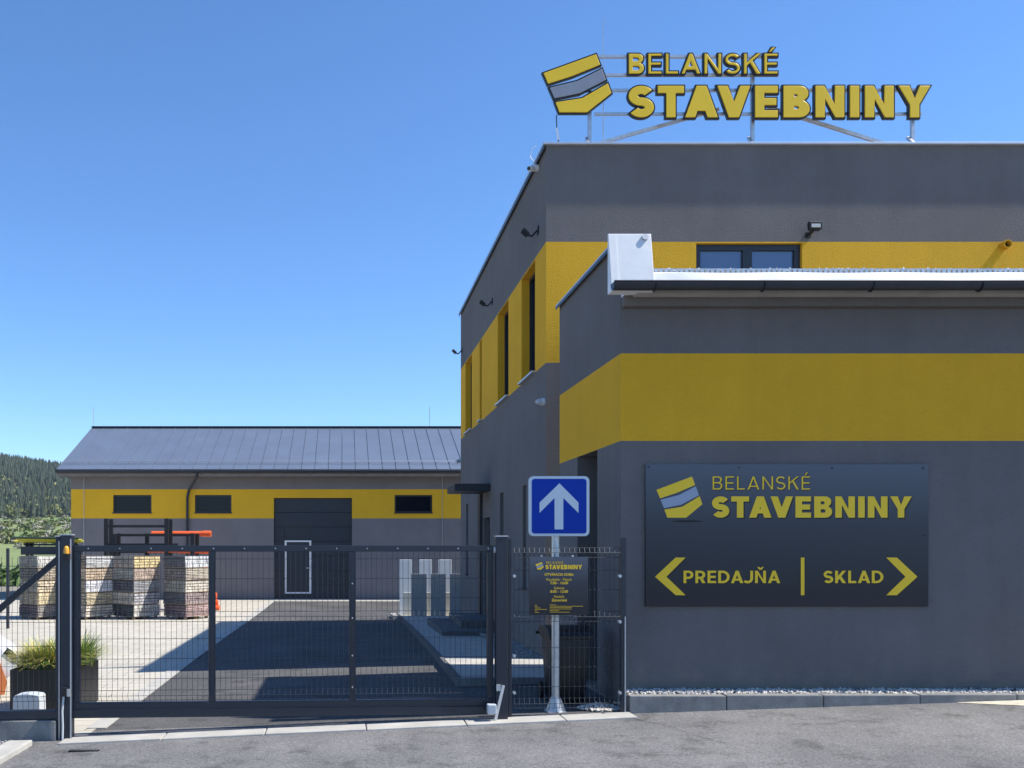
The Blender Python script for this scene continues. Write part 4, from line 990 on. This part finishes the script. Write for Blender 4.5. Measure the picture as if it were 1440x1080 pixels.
tag(pebbles('corner_gravel', 1300, lambda: (lambda x, y: (x, y, gz(x, y)+.015))(random.uniform(-4.6, -3.15), random.uniform(8.0, 9.15)), .01, .022, PEBBLED), 'grey gravel behind the angled kerb at lower left', 'gravel')
mb = MB(); pth = [(886,1010),(905,1014),(935,1020),(965,1030),(990,1038),(1022,1046)]      # crack in the asphalt
prev = None
for i, (u, v) in enumerate(pth):
    for s in range(5):
        if i == len(pth)-1 and s: break
        f = s/5; uu = u+(pth[min(i+1,len(pth)-1)][0]-u)*f+random.uniform(-1, 1); vv = v+(pth[min(i+1,len(pth)-1)][1]-v)*f+random.uniform(-.5, .5)
        y = 9.3
        for _ in range(8): y = (H-gz((uu-PU)*y/F, y))*F/(vv-PV)
        x = px(uu, y); w = random.uniform(.004, .011); cur = ((x, y-w, gz(x, y)+.004), (x, y+w, gz(x, y)+.004))
        if prev: mb.quad(prev[0], cur[0], cur[1], prev[1])
        prev = cur
kind(mb.build('asphalt_crack', mat('crack', (.03, .03, .03), .95)), 'structure')

# ------------------------------------------------------------------ stone sample stacks
def stone_mat(nm, col, lay, seed):
    m = bpy.data.materials.new(nm); m.use_nodes = True; nt = m.node_tree; N = nt.nodes; L = nt.links; b = N['Principled BSDF']; b.inputs['Roughness'].default_value = .9
    t = N.new('ShaderNodeTexCoord'); mp = N.new('ShaderNodeMapping'); mp.inputs['Rotation'].default_value = (R(90), 0, 0); mp.inputs['Location'].default_value = (seed*.37, 0, seed*.21)
    L.new(t.outputs['Object'], mp.inputs[0])
    br = N.new('ShaderNodeTexBrick'); br.inputs['Scale'].default_value = 1; br.inputs['Brick Width'].default_value = (.16, .26, .11)[lay]; br.inputs['Row Height'].default_value = (.075, .042, .11)[lay]
    br.inputs['Mortar Size'].default_value = .007; br.offset = .37; br.squash = .7
    br.inputs['Color1'].default_value = (*[min(.8, c*1.3) for c in col], 1); br.inputs['Color2'].default_value = (*[c*.85 for c in col], 1); br.inputs['Mortar'].default_value = (*[c*.35 for c in col], 1)
    L.new(mp.outputs[0], br.inputs['Vector'])
    n = N.new('ShaderNodeTexNoise'); n.inputs['Scale'].default_value = 22; n.inputs['Detail'].default_value = 5; L.new(t.outputs['Object'], n.inputs['Vector'])
    x = N.new('ShaderNodeMixRGB'); x.blend_type = 'OVERLAY'; x.inputs[0].default_value = .45; L.new(br.outputs['Color'], x.inputs[1]); L.new(n.outputs['Fac'], x.inputs[2]); L.new(x.outputs[0], b.inputs['Base Color'])
    mth = N.new('ShaderNodeMath'); mth.operation = 'SUBTRACT'; L.new(n.outputs['Fac'], mth.inputs[0]); L.new(br.outputs['Fac'], mth.inputs[1])
    bp = N.new('ShaderNodeBump'); bp.inputs['Strength'].default_value = .9; bp.inputs['Distance'].default_value = .025; L.new(mth.outputs[0], bp.inputs['Height']); L.new(bp.outputs[0], b.inputs['Normal'])
    return m
YK = 24.7; TH = R(41); GK = -.27
cols = [[((.24,.23,.20),(.52,.50,.45)),((.12,.11,.10),(.42,.35,.27)),((.22,.20,.16),(.50,.42,.30)),((.32,.26,.18),(.52,.43,.27)),((.11,.08,.08),(.3,.27,.25))],
        [((.24,.18,.13),(.60,.59,.56)),((.34,.26,.19),(.45,.35,.25)),((.33,.27,.21),(.54,.54,.60)),((.30,.26,.2),(.52,.44,.30)),((.3,.26,.21),(.48,.43,.36))],
        [((.25,.21,.18),(.56,.42,.22)),((.28,.27,.24),(.36,.28,.23)),((.07,.068,.08),(.30,.30,.31)),((.31,.28,.23),(.34,.33,.35)),((.06,.06,.065),(.42,.40,.37))],
        [((.13,.125,.13),(.60,.60,.59)),((.17,.145,.13),(.52,.44,.35)),((.21,.20,.17),(.52,.46,.38)),((.10,.098,.11),(.27,.21,.20)),((.14,.10,.10),(.40,.28,.26))]]
names = ['leftmost stack of stone cladding samples, behind the gate tail', 'stack of stone cladding samples right behind the left gate post', 'second stack of stone cladding samples from the right', 'rightmost stack of stone cladding samples with white top block']
si = 0
for k, ue in enumerate((53, 121, 188, 261)):
    ex = px(ue, YK); sk = thing('stone_sample_stack', (ex, YK+.55, GK), names[k], 'stone samples', 'stacks of stone cladding samples')
    la, lb = .92, .86; da = Vector((-math.cos(TH), math.sin(TH), 0)); db = Vector((math.cos(R(46)), math.sin(R(46)), 0)); db = Vector((math.sin(TH), math.cos(TH), 0))
    e0 = Vector((ex, YK, 0)); ztop = pz(781.5, YK); hT = (ztop-GK-.06)/5
    for j in range(5):
        z0 = GK+.06+(4-j)*hT; jx = random.uniform(-.012, .012); o_ = e0+Vector((jx, 0, 0))
        core = MB(); c = [o_+da*.03+db*.03, o_+da*la+db*.03, o_+da*la+db*lb, o_+da*.03+db*lb]
        core.add([p+Vector((0,0,z0+.012)) for p in c]+[p+Vector((0,0,z0+hT-.012)) for p in c], [(0,1,2,3),(7,6,5,4),(0,4,5,1),(1,5,6,2),(2,6,7,3),(3,7,4,0)])
        tier = core.build('sample_block', stone_mat('core_%d_%d' % (k, j), cols[k][j][0], 0, si), sk, recalc=True)
        board = MB(); c = [o_-(da+db)*.015, o_+da*(la+.01)-db*.015, o_+da*(la+.01)+db*(lb+.01), o_+db*(lb+.01)-da*.015]
        board.add([p+Vector((0,0,z0)) for p in c]+[p+Vector((0,0,z0+.012)) for p in c], [(0,1,2,3),(7,6,5,4),(0,4,5,1),(1,5,6,2),(2,6,7,3),(3,7,4,0)])
        board.build('board', WOOD, tier, recalc=True)
        for side in (0, 1):
            si += 1; L2 = la if side == 0 else lb; lay = (si*7+k) % 3; m = stone_mat('stone_%d' % si, tuple(min(.72, c*1.22) for c in cols[k][j][side]), lay, si)
            # cladding face as real courses: each stone its own height of relief
            mb = MB(); rh = (.085, .05, .12)[lay]; nr = max(2, round((hT-.03)/rh)); rh = (hT-.03)/nr
            for r_ in range(nr):
                xx = 0
                while xx < L2-.001:
                    bl = min((.17, .27, .12)[lay]*random.uniform(.6, 1.4), L2-xx)
                    if L2-xx-bl < .05: bl = L2-xx
                    p = random.uniform(.0, .022)
                    mb.box(xx+.003, xx+bl-.003, -p, .03, .014+r_*rh+.003, .014+(r_+1)*rh-.003); xx += bl
            rot = math.atan2(da.y, da.x)+math.pi if side == 0 else math.atan2(db.y, db.x)
            at = (o_+da*la if side == 0 else o_.copy()); at = Vector((at.x, at.y, z0))
            mb.build('cladding_face', m, tier, rot=rot, at=at)
    for a_ in (.08, .45, .84):
        for b_ in (.06, .42, .78):
            p = e0+da*a_+db*b_; MB().box(p.x-.04, p.x+.04, p.y-.04, p.y+.04, GK-.04, GK+.05).build('pallet_foot', WOOD, sk)

# ------------------------------------------------------------------ steel racks with pipes behind the stacks
YRK = 28.0; X = lambda u, d=0: px(u, YRK+d); Z = lambda v, d=0: pz(v, YRK+d)
rk = thing('pipe_rack', (X(200), YRK+.8, -.28), 'black steel rack holding orange pipes behind the stone samples', 'rack')
for u, v, d in ((149.5,729,0),(156.5,730,1.2),(234.5,729,0),(240,730,1.2),(161,751,0),(167,750,1.6),(207,750,1.6),(271,750,.3),(277.5,750,1.9)):
    w = .075; MB().box(X(u,d)-w, X(u,d)+w*.6, YRK+d, YRK+d+.1, -.3, Z(v,d)).build('upright', BLACK, rk, bevel=.006)
for u0, u1, v, d in ((150,238,740,.05),(160,280,752.5,1.0),(152,250,766,.02),(158,280,776,1.2)):
    MB().box(X(u0,d), X(u1,d), YRK+d, YRK+d+.08, Z(v,d)-.04, Z(v,d)+.04).build('beam', BLACK, rk)
np_ = 0
for u0, u1, v, d, r in ((212,295,750.5,1.45,.085),(206,291,774,.7,.075),(250,293,775,.35,.075),(250,299,793,.5,.085),(250,298,799,.75,.085),(250,299,806,.4,.08),(250,301,822,.6,.085),(250,300,830,.35,.08),(250,305,848,.5,.085),(250,303,838,.9,.085),(250,307,856,.35,.085)):
    x0, x1, z, y = X(u0, d), X(u1, d), Z(v, d), YRK+d+.15
    p = thing('drain_pipe', ((x0+x1)/2, y, z), ['orange plastic pipe lying topmost on the black rack', 'orange plastic pipe on the second level of the black rack', 'short orange pipe on the second level of the rack'][np_] if np_ < 3 else '%s orange pipe end from the top, right of the stone samples' % ['first','second','third','fourth','fifth','seventh','sixth','eighth'][np_-3], 'pipe', 'orange pipes on the rack')
    MB().tube([(x0, y, z), (x1, y, z)], r, 14).build('barrel', ORANGE, p, smooth=True)
    MB().tube([(x1-.25, y, z), (x1+.02, y, z)], r*1.18, 14).build('socket', ORANGE, p, smooth=True); np_ += 1
YK2 = 24.0; X = lambda u: px(u, YK2+1.8); Z = lambda v: pz(v, YK2+1.8); y = YK2+1.8
rk2 = thing('rod_rack', (X(60), y, -.28), 'dark low rack with yellow rods above the leftmost stone samples', 'rack')
for u in (38, 44, 104): MB().box(X(u)-.04, X(u)+.04, y, y+.08, -.3, Z(763)).build('upright', BLACK, rk2)
MB().box(X(30), X(112), y-.05, y+.3, Z(780), Z(768.5)).build('tray', ANTH, rk2); MB().box(X(33), X(110), y, y+.05, Z(767), Z(764.5)).build('beam', BLACK, rk2)
for i, (u0, u1, va, vb) in enumerate(((22,112,756,757),(24,116,758,759.5),(26,114,760,761.5),(14,100,757.5,756.5),(30,116,762,761),(18,108,761,763))):
    o = MB().tube([(X(u0), y+.04*i-.1, Z(va)), (X(u1), y+.05*i-.1, Z(vb))], .028, 8).build('rod', [mat('rod_yellow_%d' % i, (.55,.50,.05) if i % 3 else (.03,.05,.03), .5)][0], rk2)
fpst = tag(MB().box(px(8.5, 22), px(12, 22), 22, 22.07, -.35, pz(771, 22)).build('yard_post', ANTH, None, bevel=.004), 'thin dark post at the left picture edge before the hills', 'post')

# ------------------------------------------------------------------ far background: house, shrubs, wooded hill
HX, HY = px(-6, 120), 120.0; hz = hill_z(HX, HY)
hs = thing('far_house', (HX, HY, hz), 'distant white house with red roof at the left edge', 'house')
zt_ = pz(818, HY); MB().box(HX-5, HX+1.6, HY, HY+7, hz-1, pz(828, HY)).build('wall', CREAM, hs)
zt_ = pz(828, HY)
MB().add([(HX-5.4,HY-.5,zt_),(HX+2.0,HY-.5,zt_),(HX+2.0,HY+3.5,zt_+2.2),(HX-5.4,HY+3.5,zt_+2.2),(HX+2.0,HY+7.5,zt_),(HX-5.4,HY+7.5,zt_)], [(0,1,2,3),(3,2,4,5),(1,4,2),(0,3,5)]).build('roof', mat('red_tiles', (.30,.09,.06), .8, var=.2, vscale=3), hs)
for k in range(2): MB().box(HX-3.6+k*2.4, HX-2.6+k*2.4, HY-.06, HY-.01, zt_-1.7, zt_-.6).build('window', GLASS, hs)
FOL = lambda nm, a, b, s=.4: mat(nm, a, .85, col2=b, vscale=s, detail=3)
CONIF = FOL('conifer', (.020, .036, .018), (.045, .065, .028), .05); DECID = FOL('spring_leaves', (.13, .16, .045), (.22, .22, .08), .08)
mb = MB(); cnt = 0
def conifer(x, y, z, h, r):
    for (f0, f1, rr) in ((.08, .55, 1), (.35, .80, .72), (.62, 1.0, .45)):
        n = 6; a0 = random.uniform(0, 6); ring = [(x+r*rr*random.uniform(.8, 1.15)*math.cos(a0+2*math.pi*k/n), y+r*rr*random.uniform(.8, 1.15)*math.sin(a0+2*math.pi*k/n), z+h*f0+h*random.uniform(-.03, .03)) for k in range(n)]
        mb.add(ring+[(x, y, z+h*f1)], [(k, (k+1) % n, n) for k in range(n)], 0)
def leafy(x, y, z, h, r, m, n=26, s=.42):
    for i in range(n):
        a, b = random.uniform(0, 6.28), random.uniform(-.6, 1.4); d = random.uniform(.5, 1)
        c = Vector((x+r*d*math.cos(a)*math.cos(b), y+r*d*math.sin(a)*math.cos(b), z+h*.55+h*.42*d*math.sin(b))); q = r*s
        u = Vector((random.uniform(-1,1), random.uniform(-1,1), random.uniform(-1,1))).normalized(); v = u.cross(Vector((random.uniform(-1,1), random.uniform(-1,1), random.uniform(-1,1)))).normalized()
        mb.add([c-u*q-v*q, c+u*q-v*q*.8, c+u*q*.7+v*q, c-u*q*.8+v*q*.9], [(0,1,2,3)], m)
while cnt < 15000:
    x = random.uniform(-620, -60); y = 690+(random.random()**.8)*480
    if hill_z(x, y) < 0: continue
    cnt += 1; z = hill_z(x, y)-.5
    if random.random() < .16 and y < 960: leafy(x, y, z, random.uniform(8, 14), random.uniform(3, 5), 1, 26, .33)
    else: h = random.uniform(8, 19); conifer(x, y, z, h, h*random.uniform(.15, .24))
tag(kind(mb.build('hill_forest', [CONIF, DECID]), 'stuff'), 'dark conifer forest with paler trees covering the far hill', 'forest')
mb = MB()
for i in range(1300):
    y = 170+330*random.random()**.8; x = px(random.uniform(-260, 330), y)
    if y > 380 and random.random() < .75: continue
    leafy(x, y, hill_z(x, y)-.4, random.uniform(.9, 2.3), random.uniform(.9, 2.0), random.choice((0, 0, 1, 2, 2)), 34, .2)
tag(kind(mb.build('meadow_shrubs', [FOL('shrub_olive', (.10,.12,.04), (.17,.18,.07)), FOL('shrub_green', (.05,.09,.02), (.10,.14,.04)), FOL('shrub_blossom', (.24,.23,.18), (.36,.34,.27))]), 'stuff'), 'pale blossoming shrubs dotted over the meadow below the forest', 'shrubs')
mb = MB()
for i in range(60):
    y = random.uniform(50, 66); x = px(random.uniform(-120, 60), y); leafy(x, y, hill_z(x, y)-.5, random.uniform(1.2, 2.4), random.uniform(.9, 1.7), 0, 60, .2)
tag(kind(mb.build('yard_bushes', [FOL('bush_green', (.05,.10,.02), (.11,.17,.04), 2)]), 'stuff'), 'low green bushes beyond the yard at the left edge', 'bushes')

# ------------------------------------------------------------------ the air: thin haze over the valley
hm = bpy.data.materials.new('valley_haze'); hm.use_nodes = True; nt = hm.node_tree; nt.nodes.remove(nt.nodes['Principled BSDF'])
pv = nt.nodes.new('ShaderNodeVolumePrincipled'); pv.inputs['Color'].default_value = (.80, .88, 1.0, 1); pv.inputs['Density'].default_value = .00009; pv.inputs['Anisotropy'].default_value = .2
nt.links.new(pv.outputs[0], nt.nodes['Material Output'].inputs['Volume'])
kind(MB().box(-1450, 1450, -90, 1750, -8, 165).build('haze', hm), 'stuff')
